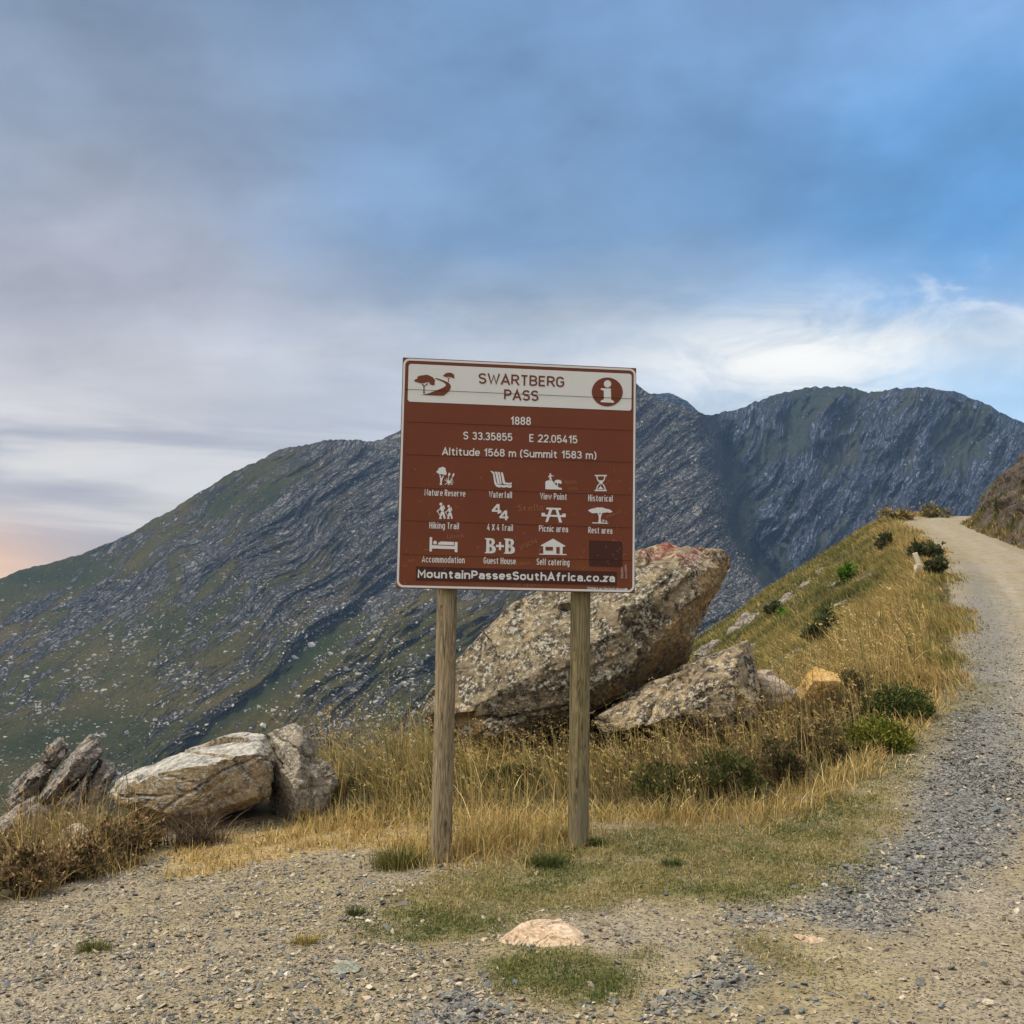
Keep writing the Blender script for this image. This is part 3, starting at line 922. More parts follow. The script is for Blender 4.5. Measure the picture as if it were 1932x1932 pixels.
def ribbon(pts, t):
    """outline quads of a polyline of width t with mitred corners"""
    p = np.array(pts, float)
    keep = [0] + [i for i in range(1, len(p)) if np.hypot(*(p[i] - p[i - 1])) > 1e-5]
    p = p[keep]
    d = np.diff(p, axis=0)
    d /= np.linalg.norm(d, axis=1)[:, None]
    n = np.stack([-d[:, 1], d[:, 0]], 1)
    off = np.zeros_like(p)
    off[0], off[-1] = n[0], n[-1]
    for i in range(1, len(p) - 1):
        m = n[i - 1] + n[i]
        q = m @ m
        off[i] = m * 2 / q if q > .35 else m / max(math.sqrt(q), 1e-6) * 1.5
    if len(p) > 3 and np.allclose(p[0], p[-2], atol=1e-6) and np.allclose(p[1], p[-1], atol=1e-6):
        p, off = p[:-1], off[:-1]
        off[0] = off[-1] = (off[-1] if True else off[0])
    a, b = p - off * t / 2, p + off * t / 2
    return [[a[i], a[i + 1], b[i + 1], b[i]] for i in range(len(p) - 1)]


def set_text(s, width, t, xh=.73, gap=None):
    """polygons of a line of lettering, cap height 1, total width given, stroke t"""
    gap = gap if gap is not None else t * .42 + .035
    sp = .46
    wsum, fixed = 0.0, -gap
    for ch in s:
        if ch == ' ':
            wsum += sp
        else:
            wsum += GLY[ch][0]
            fixed += gap + t
    k = (width - fixed) / wsum
    out, x = [], 0.0
    asc = 1.0
    for ch in s:
        if ch == ' ':
            x += sp * k
            continue
        w, st = GLY[ch]
        low = ch.islower()
        H = (xh if low else 1.0) - t
        W = w * k
        for pl in st:
            if pl[0][1] == 'dot':
                out.append([(x, asc - t * 1.05), (x + t, asc - t * 1.05), (x + t, asc), (x, asc)])
                continue
            if pl[0][1] == 'pt':
                out.append([(x, 0), (x + t, 0), (x + t, t * 1.05), (x, t * 1.05)])
                continue
            q = []
            for a, b in pl:
                if b == 'tt': yy = xh + .22 - t / 2
                elif b > 50: yy = asc - t / 2 + (b - UP) * H
                elif b < -50: yy = -.24 + t / 2 + (b - DN) * H
                else: yy = t / 2 + b * H
                q.append((x + t / 2 + a * W, yy))
            if abs(q[0][0] - q[-1][0]) > 1e-6 or len(q) < 4:
                # let straight ends run out to the edge of the letter
                for e, f in ((0, 1), (-1, -2)):
                    if pl[e][1] in (0, 1) or (not isinstance(pl[e][1], str) and abs(pl[e][1]) > 50):
                        v = np.array(q[e]) - np.array(q[f])
                        L = np.hypot(*v)
                        if L > 1e-6 and abs(v[1]) > .5 * L:
                            q[e] = tuple(np.array(q[e]) + v / L * t / 2)
            out += ribbon(q, t)
        x += W + t + gap
    return out


# ------------------------------------------------------------------ the information sign
def wood_mat(name, tint):
    m, N, b = new_mat(name)
    c = obj_coord(N)
    g = N.noise(N.mapping(c, (14, 14, 0.55)), 2.2, 6, 0.6, 1.6)
    ln = N.noise(N.mapping(c, (60, 60, 1.2)), 3.0, 4, 0.7)
    blotch = N.noise(N.mapping(c, (3, 3, 1.1)), 1.4, 4, 0.55)
    kn = N.voronoi(N.mapping(c, (7, 7, 2.2)), 1.0, 'F1', 'Distance')
    rings = N.m('SINE', N.m('MULTIPLY', N.m('ADD', g, N.m('MULTIPLY', kn, 0.5)), 46))
    col = N.ramp(N.m('MULTIPLY_ADD', rings, 0.16, g), [(0.27, tuple(x * .38 for x in tint)), (0.48, tint), (0.70, tuple(min(1, x * 1.7) for x in tint))])
    col = N.mix(N.m('MULTIPLY', N.smooth(blotch, 0.5, 0.7), 0.5), col, (0.20, 0.175, 0.12))
    col = N.mix(N.m('MULTIPLY', N.smooth(ln, 0.58, 0.70), 0.8), col, (0.045, 0.032, 0.018))
    col = N.mix(N.m('MULTIPLY', N.smooth(kn, 0.13, 0.05), 0.7), col, (0.05, 0.032, 0.018))
    N.put(b.inputs['Base Color'], col)
    b.inputs['Roughness'].default_value = 0.8
    N.put(b.inputs['Normal'], N.bump(N.m('ADD', ln, N.m('MULTIPLY', rings, 0.15)), 0.5, 0.004))
    return m


def paint_mat(name, col, rough=0.42, dirt=0.35, fade=None):
    m, N, b = new_mat(name)
    c = obj_coord(N)
    n = N.noise(c, 3.5, 6, 0.65)
    sp = N.noise(N.mapping(c, (1, 1, .35)), 22, 5, 0.7)
    k = N.mix(N.m('MULTIPLY', N.smooth(n, 0.4, 0.75), dirt), col, tuple(x * .72 for x in col))
    k = N.mix(N.m('MULTIPLY', N.smooth(sp, 0.6, 0.78), dirt * .6), k, tuple(min(1, x * 1.5 + .015) for x in col))
    if fade:
        z = N.sep(c)[2]
        k = N.mix(N.m('MULTIPLY', N.smooth(z, -0.35, -0.75), N.smooth(n, .3, .65)), k, fade)
    N.put(b.inputs['Base Color'], k)
    b.inputs['Roughness'].default_value = rough
    b.inputs['Specular IOR Level'].default_value = 0.25
    return m


SX, SY, SZ, SYAW, STILT, SROLL, SW, SH = 0.0412887, 6.482636, 2.516856, 0.110395, -0.0038, -0.0031, 1.52, 1.46995
# homography from the photographed outline to the board (0..SW, 0..SH)
_src = np.array([(984.7, 872.5), (1555.4, 897.4), (1549.5, 1450.2), (963.8, 1440.3)])
_dst = np.array([(0, 0), (SW, 0), (SW, SH), (0, SH)])
_A = []
for (x_, y_), (u_, v_) in zip(_src, _dst):
    _A.append([x_, y_, 1, 0, 0, 0, -u_ * x_, -u_ * y_]); _A.append([0, 0, 0, x_, y_, 1, -v_ * x_, -v_ * y_])
_h = np.append(np.linalg.solve(np.array(_A), _dst.ravel()), 1).reshape(3, 3)


def bd(x, y):
    """full-size photo pixel -> board coordinates, centred, z up"""
    q = _h @ np.array([x, y, 1.0])
    return np.array([q[0] / q[2] - SW / 2, SH / 2 - q[1] / q[2]])


MZ = lambda x, y: bd(940 + x / 3.01875, 850 + y / 3.01875)
MA = lambda x, y: bd(1040 + x / 8.05, 1120 + y / 8.05)
MB_ = lambda x, y: bd(1280 + x / 7.431, 1120 + y / 7.431)
MC = lambda x, y: bd(1000 + x / 12.075, 890 + y / 12.075)


class Flat:
    """flat printed shapes on the face of the board; layer height in metres"""
    def __init__(self):
        self.V, self.F = [], []

    def poly(self, pts, h):
        n0 = len(self.V)
        self.k = (getattr(self, 'k', 0) + 1) % 40
        h = h + self.k * 1e-5
        v = [Vector((p[0], -h, p[1])) for p in pts]
        self.V += [tuple(q) for q in v]
        for t in tessellate_polygon([[Vector((p[0], p[1], 0)) for p in pts]]):
            a, b, c = [np.array(pts[i]) for i in t]
            t = list(t)
            e1, e2 = b - a, c - a
            if e1[0] * e2[1] - e1[1] * e2[0] < 0: t = t[::-1]
            self.F.append([n0 + i for i in t])
        return self

    def px(self, mp, pts, h):
        return self.poly([mp(*p) for p in pts], h)

    def disc(self, mp, x, y, r, h, ry=None, n=20):
        ry = ry or r
        return self.px(mp, [(x + r * math.cos(a), y + ry * math.sin(a)) for a in np.linspace(0, 2 * math.pi, n, False)], h)

    def line(self, mp, pts, w, h):
        pts = [np.array(p, float) for p in pts]
        for a, b in zip(pts[:-1], pts[1:]):
            d = b - a
            L = np.linalg.norm(d)
            d /= max(L, 1e-9)
            n = np.array([-d[1], d[0]]) * w / 2
            self.px(mp, [a - n, b - n, b + n, a + n], h)
        for p in pts[1:-1]:
            self.disc(mp, p[0], p[1], w / 2, h, n=8)
        return self

    def ring(self, outer, inner, h):
        n = len(outer)
        n0 = len(self.V)
        for p in list(outer) + list(inner):
            self.V.append((p[0], -h, p[1]))
        for i in range(n):
            j = (i + 1) % n
            self.F.append([n0 + i, n0 + n + i, n0 + n + j, n0 + j])
        return self

    def text(self, body, xl, xr, yl, yr, cap, h, mp=MZ, t=0.135):
        a, b = mp(xl, yl), mp(xr, yr)
        hh = np.linalg.norm(mp(xl, yl) - mp(xl, yl - cap))
        W = np.linalg.norm(b - a)
        e = (b - a) / W
        n = np.array([-e[1], e[0]])
        for q in set_text(body, W / hh, t):
            self.poly([a + e * (p[0] * hh) + n * (p[1] * hh) for p in q], h)
        return self

    def font_text(self, body, xl, xr, yl, yr, cap, h, mp=MZ, bold=0.0, space=1.0):
        cu = bpy.data.curves.new('t', 'FONT')
        cu.body = body
        cu.offset = bold
        cu.space_character = space
        cu.resolution_u = 4
        ob = bpy.data.objects.new('t', cu)
        C.objects.link(ob)
        dg = bpy.context.evaluated_depsgraph_get()
        me = bpy.data.meshes.new_from_object(ob.evaluated_get(dg))
        v = np.array([q.co[:] for q in me.vertices])
        f = [list(p.vertices) for p in me.polygons]
        bpy.data.objects.remove(ob)
        bpy.data.meshes.remove(me)
        bpy.data.curves.remove(cu)
        a, b = mp(xl, yl), mp(xr, yr)
        hh = np.linalg.norm(mp(xl, yl) - mp(xl, yl - cap)) / 0.67
        s = np.linalg.norm(b - a) / (v[:, 0].max() - v[:, 0].min())
        e = (b - a) / np.linalg.norm(b - a)
        n = np.array([-e[1], e[0]])
        q = a + np.outer((v[:, 0] - v[:, 0].min()) * s, e) + np.outer(v[:, 1] * hh, n)
        n0 = len(self.V)
        self.V += [(p[0], -h, p[1]) for p in q]
        self.F += [[n0 + i for i in t] for t in f]
        return self

    def build(self, name, mat, parent):
        me = bpy.data.meshes.new(name)
        me.from_pydata(self.V, [], self.F)
        bm = bmesh.new()
        bm.from_mesh(me)
        for fc in bm.faces:
            if fc.normal.y > 0: fc.normal_flip()
        bm.to_mesh(me)
        bm.free()
        return link(name, me, mat, parent)


def rrect(w, h, r, n=8):
    pts = []
    for cx, cy, a0 in ((w / 2 - r, h / 2 - r, 0), (-w / 2 + r, h / 2 - r, 90), (-w / 2 + r, -h / 2 + r, 180), (w / 2 - r, -h / 2 + r, 270)):
        for k in range(n + 1):
            a = rad(a0 + 90 * k / n)
            pts.append(np.array([cx + r * math.cos(a), cy + r * math.sin(a)]))
    return pts


def box_mesh(name, lo, hi, bev=0.0):
    bm = bmesh.new()
    bmesh.ops.create_cube(bm, size=1.0)
    for v in bm.verts:
        v.co = Vector([lo[i] + (v.co[i] + .5) * (hi[i] - lo[i]) for i in range(3)])
    if bev: bmesh.ops.bevel(bm, geom=bm.edges[:], offset=bev, segments=2, affect='EDGES', profile=0.6)
    me = bpy.data.meshes.new(name)
    bm.to_mesh(me)
    bm.free()
    return me


def pole_mesh(name, base, top, r0, r1, seed, n=28, rows=60):
    """a turned timber pole, slightly irregular, domed top"""
    base, top = np.array(base), np.array(top)
    t = np.linspace(0, 1, rows)
    a = np.linspace(0, 2 * math.pi, n, False)
    T, A = np.meshgrid(t, a, indexing='ij')
    R_ = r0 + (r1 - r0) * T
    R_ = R_ * (1 + 0.02 * perlin(P3(np.cos(A) * 1.2 + seed, np.sin(A) * 1.2, T * 5)) + 0.012 * perlin(P3(np.cos(A) * 4 + seed, np.sin(A) * 4, T * 1.5)))
    c = base + (top - base) * T[..., None]
    c[..., 0] += 0.004 * np.sin(T * 5 + seed)
    V = c + P3(R_ * np.cos(A), R_ * np.sin(A), 0)
    V = V.reshape(-1, 3)
    i = np.arange(rows * n).reshape(rows, n)
    j = np.roll(i, -1, 1)
    F = [list(q) for q in np.stack([i[:-1], j[:-1], j[1:], i[1:]], -1).reshape(-1, 4)]
    F += [list(i[-1]), list(i[0][::-1])]
    me = bpy.data.meshes.new(name)
    me.from_pydata([tuple(q) for q in V], [], F)
    me.polygons.foreach_set('use_smooth', [len(f) == 4 for f in F])
    return me


def build_sign():
    gl = gpt(830, 1640)
    base = np.array([SX, SY, 0.0])
    root = empty('information_sign', tuple(base))
    tag(root, 'brown square tourist information sign on two round timber posts', 'information sign')
    brown = paint_mat('brown_sign_paint', (0.118, 0.029, 0.0110), 0.5, .55, (0.150, 0.045, 0.012))
    dark = paint_mat('dark_brown_vinyl', (0.040, 0.0095, 0.006), .45, .3)
    white = paint_mat('white_sign_vinyl', (0.50, 0.515, 0.52), .5, .16)
    seamm = plain_mat('seam_shadow_paint', (0.020, 0.008, 0.005), .9)
    scr = plain_mat('scratched_paint', (0.27, 0.13, 0.075), .9, .3, 40)
    alu = plain_mat('sign_backing', (0.30, 0.30, 0.30), .5)
    wood1 = wood_mat('weathered_pole_pale', (0.185, 0.145, 0.088))
    wood2 = wood_mat('weathered_pole_olive', (0.140, 0.114, 0.058))
    # posts, in world axes relative to the root
    for (bx, by), (tx, ty), dep, wd, seed in (((830, 1640), (843, 1114), 6.50, wood1, 0.0), ((1092, 1592), (1094, 1118), 6.66, wood2, 5.0)):
        b = gpt(bx, by)
        D = b[1]
        yb = SY + (b[0] - SX) * math.tan(SYAW) + 0.10
        t = at(tx, ty, yb)
        b2 = np.array([at(bx, by, yb)[0], yb, ground_z(at(bx, by, yb)[0], yb) - 0.25])
        dirn = (t - b2) / (t[2] - b2[2])
        tp = b2 + dirn * (SZ + SH / 2 - 0.06 - b2[2])
        me = pole_mesh('post', b2 - base, tp - base, 0.0665, 0.062, seed)
        link('post', me, wd, root)
    # the board: its own frame
    e = np.array([math.cos(SYAW), math.sin(SYAW), 0])
    nrm = np.array([math.sin(SYAW), -math.cos(SYAW), 0])
    up = np.array([0, 0, 1.0]) * math.cos(STILT) - nrm * math.sin(STILT)
    e2 = e * math.cos(SROLL) + up * math.sin(SROLL)
    u2 = up * math.cos(SROLL) - e * math.sin(SROLL)
    n2 = np.cross(e2, u2)          # towards the viewer
    bme = box_mesh('sign_board', (-SW / 2, 0, -SH / 2), (SW / 2, 0.022, SH / 2), 0.0025)
    board = link('sign_board', bme, brown, root)
    loc = np.array([SX, SY, SZ]) - base
    board.matrix_local = Matrix(((e2[0], -n2[0], u2[0], loc[0]), (e2[1], -n2[1], u2[1], loc[1]), (e2[2], -n2[2], u2[2], loc[2]), (0, 0, 0, 1)))
    L1, L2, L3, L4, L5 = 0.0015, 0.0030, 0.0045, 0.0060, 0.0075
    Flat().ring(rrect(SW - .008, SH - .012, .040), rrect(SW - .034, SH - .038, .030), L1).build('border', white, board)
    # header
    hd = [MZ(178, 118), MZ(1825, 185), MZ(1818, 460), MZ(168, 395)]
    c0 = sum(hd) / 4
    hw = (np.linalg.norm(hd[1] - hd[0]) + np.linalg.norm(hd[2] - hd[3])) / 2
    hh = (np.linalg.norm(hd[3] - hd[0]) + np.linalg.norm(hd[2] - hd[1])) / 2
    Flat().poly([p + c0 for p in rrect(hw, hh, .018)], L1).build('header_panel', white, board)
    Flat().text('SWARTBERG', 692, 1325, 262, 288, 79, L2, t=.158).text('PASS', 880, 1135, 382, 391, 79, L2, t=.158).build('lettering', brown, board)
    k = Flat()
    tree1 = [(145, 470), (180, 445), (235, 425), (240, 375), (300, 335), (380, 325), (440, 318), (500, 305), (570, 318), (640, 352), (690, 375), (720, 410), (748, 440), (768, 480), (745, 520), (755, 570), (740, 610), (690, 615), (630, 600), (605, 570), (590, 525), (520, 530), (430, 556), (300, 552), (250, 530), (180, 515), (150, 495)]
    tree2 = [(995, 325), (1035, 310), (1055, 275), (1110, 250), (1200, 240), (1260, 258), (1310, 285), (1335, 320), (1325, 360), (1340, 395), (1320, 410), (1275, 405), (1250, 370), (1160, 365), (1080, 375), (1010, 350)]
    k.px(MC, tree1, L2).px(MC, tree2, L2)
    k.line(MC, [(380, 570), (435, 650), (432, 860)], 34, L2).line(MC, [(435, 650), (555, 565)], 26, L2).px(MC, [(405, 860), (415, 810), (455, 810), (468, 860)], L2)
    k.line(MC, [(1130, 385), (1160, 425), (1158, 525)], 22, L2).line(MC, [(1160, 425), (1225, 378)], 16, L2)
    k.px(MC, [(765, 400), (860, 418), (960, 450), (1060, 490), (1150, 535), (1210, 590), (1230, 650), (1215, 720), (1180, 780), (1100, 860), (1005, 928), (640, 915), (330, 900), (480, 880), (620, 840), (760, 785), (880, 740), (990, 690), (1065, 645), (1085, 605), (1070, 570), (1020, 530), (930, 485), (840, 450), (775, 430)], L2)
    k.build('scenic_road_emblem', brown, board)
    k = Flat()
    k.disc(MZ, 1642, 321, 114, L2, 107, 44)
    inf = k.build('information_emblem', brown, board)
    k = Flat()
    k.disc(MZ, 1644, 262, 27, L3, 27, 24)
    k.px(MZ, [(1594, 294), (1668, 296), (1670, 378), (1690, 390), (1690, 402), (1592, 397), (1594, 386), (1616, 376), (1616, 312), (1594, 306)], L3)
    k.build('information_emblem', white, board)
    # body lettering
    k = Flat()
    for a in (('1888', 928, 1078, 565, 568, 60, .148), ('S 33.35855', 577, 940, 675, 687, 58, .148), ('E 22.05415', 1065, 1420, 692, 703, 58, .148), ('Altitude 1568 m (Summit 1583 m)', 420, 1560, 792, 818, 57, .148)):
        Flat().text(*a[:6], L1, t=a[6]).build('lettering', white, board)
    k = Flat()
    for s, xl, xr, yl, yr in (('Nature Reserve', 288, 590, 1092, 1101), ('Waterfall', 765, 935, 1106, 1110), ('View Point', 1143, 1342, 1118, 1122), ('Historical', 1498, 1678, 1130, 1134),
                              ('Hiking Trail', 322, 541, 1337, 1342), ('4 X 4 Trail', 750, 940, 1349, 1354), ('Picnic area', 1133, 1348, 1357, 1362), ('Rest area', 1497, 1675, 1368, 1372),
                              ('Accommodation', 265, 582, 1589, 1595), ('Guest House', 722, 960, 1597, 1602), ('Self catering', 1114, 1357, 1604, 1609)):
        Flat().text(s, xl, xr, yl, yr, 49, L1, t=.125).build('lettering', white, board)
    Flat().px(MZ, [(222, 1620), (1708, 1652), (1706, 1756), (220, 1724)], L1).build('web_address_strip', dark, board)
    Flat().text('MountainPassesSouthAfrica.co.za', 233, 1692, 1704, 1730, 63, L2, t=.195).build('lettering', white, board)
    Flat().text('Stickers on the back please', 1488, 1758, 1783, 1790, 18, L1, t=.17).px(MZ, [(1760, 1777), (1773, 1777), (1773, 1771), (1788, 1782), (1773, 1793), (1773, 1787), (1760, 1786)], L1).build('lettering', white, board)
    Flat().px(MZ, [(1503, 1420), (1748, 1427), (1748, 1618), (1503, 1612)], L1).build('sticker_patch', dark, board)
    # pictograms
    k = Flat()       # nature reserve
    k.px(MA, [(193, 270), (235, 235), (250, 195), (290, 185), (320, 168), (375, 190), (388, 240), (405, 300), (390, 335), (345, 325), (300, 312), (265, 318), (240, 305)], L1)
    k.px(MA, [(258, 322), (282, 330), (296, 400), (330, 345), (352, 335), (318, 425), (305, 500), (316, 530), (262, 530), (276, 490), (274, 400)], L1)
    for a, b, w in (((440, 470), (440, 330), 12), ((480, 430), (535, 350), 12), ((440, 470), (358, 425), 12), ((440, 470), (395, 395), 14), ((440, 470), (365, 520), 12), ((440, 470), (430, 530), 14), ((440, 470), (460, 530), 12), ((440, 470), (520, 525), 14), ((440, 470), (535, 485), 12), ((440, 470), (530, 445), 12), ((440, 470), (520, 415), 14)):
        k.line(MA, [a, b], w, L1)
    k.disc(MA, 440, 468, 32, L1).disc(MA, 456, 318, 20, L1, 32, 12)
    k.px(MA, [(552, 288), (556, 330), (535, 368), (512, 355), (515, 322)], L1)
    k.build('pictogram', white, board)
    k = Flat()       # waterfall
    k.px(MA, [(1260, 250), (1310, 255), (1345, 290), (1360, 360), (1375, 450), (1395, 505), (1430, 530), (1480, 520), (1530, 535), (1580, 525), (1630, 535), (1685, 528), (1680, 578), (1620, 578), (1580, 565), (1530, 578), (1480, 565), (1430, 578), (1380, 555), (1345, 500), (1330, 400), (1318, 310), (1290, 275)], L1)
    k.px(MA, [(1345, 265), (1400, 265), (1420, 350), (1438, 440), (1452, 515), (1425, 518), (1405, 500), (1385, 400), (1370, 310)], L1)
    k.px(MA, [(1410, 268), (1450, 270), (1470, 370), (1488, 500), (1462, 512), (1440, 400), (1428, 320)], L1)
    k.px(MA, [(1470, 275), (1510, 280), (1528, 350), (1548, 440), (1562, 480), (1600, 478), (1640, 488), (1685, 475), (1685, 515), (1620, 522), (1570, 512), (1530, 515), (1505, 480), (1490, 370)], L1)
    k.build('pictogram', white, board)
    k = Flat()       # view point
    k.px(MB_, [(385, 555), (383, 430), (405, 405), (450, 398), (510, 405), (545, 440), (570, 480), (610, 515), (640, 530), (682, 535), (682, 566), (385, 560)], L1)
    k.disc(MB_, 475, 280, 13, L1).px(MB_, [(458, 298), (490, 296), (540, 316), (535, 324), (495, 318), (490, 345), (460, 345), (458, 322), (440, 348), (433, 344)], L1)
    k.px(MB_, [(460, 342), (492, 342), (506, 404), (488, 402), (478, 365), (470, 402), (456, 402)], L1)
    k.px(MB_, [(548, 420), (565, 395), (610, 384), (660, 395), (684, 430), (672, 462), (630, 448), (560, 445)], L1).line(MB_, [(606, 445), (604, 520)], 18, L1)
    k.build('pictogram', white, board)
    k = Flat()       # hourglass
    k.line(MB_, [(1283, 308), (1503, 308)], 24, L1).line(MB_, [(1280, 579), (1498, 579)], 24, L1)
    a = [(1322, 318), (1326, 360), (1345, 400), (1388, 440), (1345, 480), (1322, 525), (1318, 570)]
    k.line(MB_, a, 20, L1).line(MB_, [(2 * 1393 - p[0], p[1]) for p in a], 20, L1)
    k.px(MB_, [(1350, 395), (1430, 395), (1390, 440)], L1).px(MB_, [(1388, 500), (1440, 556), (1336, 556)], L1).line(MB_, [(1389, 440), (1389, 505)], 7, L1)
    k.build('pictogram', white, board)
    k = Flat()       # hikers
    for ox, oy, s in ((0, 0, 1.0), (166, 150, 0.86)):
        q = lambda x, y: MA(195 + ox + (x - 195) * s, 880 + (y - 880) * s + (925 - 880 if ox else 0))
        k.disc(q, 286, 908, 29, L1)
        k.px(q, [(285, 945), (318, 940), (345, 1020), (340, 1045), (290, 1050), (275, 1010), (215, 1062), (195, 1050), (255, 1005)], L1)
        k.px(q, [(322, 935), (345, 928), (370, 995), (350, 1012)], L1)
        k.line(q, [(222, 1055), (300, 1200)], 13, L1)
        k.px(q, [(285, 1062), (345, 1050), (380, 1190), (345, 1205), (318, 1110), (290, 1160), (292, 1200), (250, 1205), (262, 1150)], L1)
    k.build('pictogram', white, board)
    k = Flat()       # four by four
    for ox, oy in ((0, 0), (148, 128)):
        q = lambda x, y: MA(x + ox, y + oy)
        k.px(q, [(1393, 903), (1443, 903), (1443, 1018), (1468, 1020), (1466, 1060), (1441, 1060), (1440, 1095), (1402, 1095), (1402, 1058), (1290, 1055), (1292, 1018)], L1)
    k.line(MA, [(1424, 1040), (1482, 1086)], 17, L1 + .0005).line(MA, [(1424, 1086), (1482, 1040)], 17, L1 + .0006)
    k.build('pictogram', white, board)
    for ox, oy in ((0, 0), (148, 128)):
        Flat().px(lambda x, y: MA(x + ox, y + oy), [(1402, 958), (1402, 1020), (1350, 1018)], L2).build('letter_counter', brown, board)
    k = Flat()       # picnic table
    k.px(MB_, [(400, 895), (668, 902), (665, 937), (400, 928)], L1)
    k.px(MB_, [(455, 926), (510, 928), (425, 1160), (380, 1158)], L1).px(MB_, [(565, 930), (615, 932), (685, 1168), (632, 1166)], L1)
    k.px(MB_, [(312, 990), (375, 992), (375, 1024), (690, 1032), (690, 1003), (753, 1006), (750, 1070), (312, 1055)], L1)
    k.build('pictogram', white, board)
    k = Flat()       # rest area tree
    k.px(MB_, [(1155, 945), (1200, 918), (1270, 905), (1330, 886), (1370, 892), (1410, 886), (1480, 910), (1550, 925), (1606, 965), (1560, 985), (1480, 980), (1400, 990), (1330, 988), (1240, 998), (1195, 975)], L1)
    k.px(MB_, [(1325, 985), (1350, 985), (1375, 1020), (1395, 985), (1420, 985), (1390, 1060), (1385, 1120), (1402, 1165), (1340, 1165), (1352, 1100), (1348, 1040)], L1)
    k.line(MB_, [(1230, 1170), (1522, 1178)], 17, L1).line(MB_, [(1405, 1120), (1460, 1122)], 12, L1).line(MB_, [(1432, 1120), (1430, 1170)], 16, L1).line(MB_, [(1465, 1137), (1505, 1139)], 12, L1).line(MB_, [(1484, 1138), (1484, 1172)], 14, L1)
    k.build('pictogram', white, board)
    k = Flat()       # bed
    k.px(MA, [(62, 1562), (110, 1566), (108, 1722), (552, 1738), (556, 1656), (610, 1660), (606, 1862), (552, 1858), (552, 1800), (104, 1790), (102, 1848), (54, 1846)], L1)
    k.disc(MA, 166, 1672, 37, L1).px(MA, [(212, 1710), (245, 1665), (285, 1648), (540, 1658), (540, 1722)], L1)
    k.build('pictogram', white, board)
    k = Flat()       # B+B
    for ox, oy in ((0, 0), (376, 8)):
        q = lambda x, y: MA(x + ox, y + oy)
        k.px(q, [(1150, 1578), (1250, 1578), (1320, 1592), (1348, 1640), (1340, 1690), (1305, 1718), (1350, 1750), (1368, 1800), (1350, 1855), (1290, 1880), (1140, 1876), (1148, 1862), (1172, 1850), (1180, 1610), (1150, 1592)], L1)
    k.line(MA, [(1368, 1732), (1525, 1736)], 44, L1).line(MA, [(1448, 1655), (1446, 1815)], 42, L1)
    bb = k.build('pictogram', white, board)
    for ox, oy in ((0, 0), (376, 8)):
        k = Flat()
        q = lambda x, y: MA(x + ox, y + oy)
        k.px(q, [(1240, 1620), (1272, 1626), (1286, 1655), (1270, 1692), (1240, 1700)], L2).px(q, [(1240, 1752), (1272, 1758), (1288, 1795), (1272, 1832), (1240, 1838)], L2)
        k.build('letter_counter', brown, board)
    k = Flat()       # house
    k.px(MB_, [(518, 1462), (742, 1592), (740, 1606), (693, 1606), (690, 1740), (764, 1745), (762, 1762), (270, 1755), (272, 1738), (340, 1738), (340, 1600), (292, 1598), (294, 1585)], L1)
    k.build('pictogram', white, board)
    Flat().px(MB_, [(380, 1610), (516, 1612), (514, 1680), (380, 1678)], L2).px(MB_, [(576, 1614), (638, 1615), (636, 1736), (578, 1735)], L2).build('letter_counter', brown, board)
    # scratches left by visitors
    k = Flat()
    def scrawl(t, x0, x1, y0, y1, cap):
        k.font_text(t, x0, x1, y0, y1, cap, L2 + .0004, bold=-0.022)
    scrawl('Stella', 980, 1170, 1206, 1200, 46); scrawl('Leandi', 456, 575, 1412, 1402, 34); scrawl('JASON', 995, 1118, 1492, 1440, 32)
    scrawl('SUNHAY', 962, 1070, 1612, 1600, 24); scrawl('LIG 15/07/21', 938, 1155, 1770, 1772, 24); scrawl('LI', 128, 152, 1622, 1622, 20); scrawl('L', 137, 152, 1746, 1746, 24)
    scrawl('Yvi', 170, 212, 1596, 1580, 28); scrawl('NAKS', 1328, 1412, 1003, 998, 24); scrawl('WASA', 1350, 1420, 1052, 1046, 22); scrawl('MARIAN', 1640, 1742, 1258, 1210, 22)
    rg = np.random.default_rng(4)
    for _ in range(70):
        x, y = rg.uniform(140, 1800), rg.uniform(900, 1760)
        if rg.random() < .5: y = rg.uniform(1350, 1640)
        a = rg.normal(0.9, .8); ln = rg.uniform(8, 34)
        k.line(MZ, [(x, y), (x + ln * math.cos(a) * .6 + rg.normal(0, 4), y - ln * math.sin(a) * .6), (x + ln * math.cos(a), y - ln * math.sin(a))], rg.uniform(1.6, 2.6), L2 + .0002)
    tag(k.build('scratches', scr, board), kind='stuff')
    k = Flat()
    k.px(MZ, [(1735, 1620), (1752, 1612), (1756, 1700), (1736, 1705)], L2).px(MZ, [(1764, 1600), (1780, 1600), (1782, 1702), (1766, 1704)], L2)
    k.build('tape_mark', plain_mat('tape_residue', (0.20, 0.13, 0.11), .8, .4, 60), board)
    # dark strips on the face, painted as the shaded joints between the planks
    for a, b in (((150, 306), (1822, 372)), ((155, 547), (1822, 607)), ((150, 790), (1820, 843)), ((140, 1033), (1818, 1085)), ((132, 1280), (1815, 1328)), ((120, 1532), (1812, 1570))):
        Flat().line(MZ, [a, b], 3.0 if a[1] > 400 else 3.4, L5).build('joint_strip', seamm, board)
    # battens that fix the board to the posts
    for z in (0.52, -0.5):
        o = link('batten', box_mesh('batten', (-SW / 2 + .06, 0.0225, z - .03), (SW / 2 - .06, 0.045, z + .03), .002), alu, board)
    return root


build_sign()


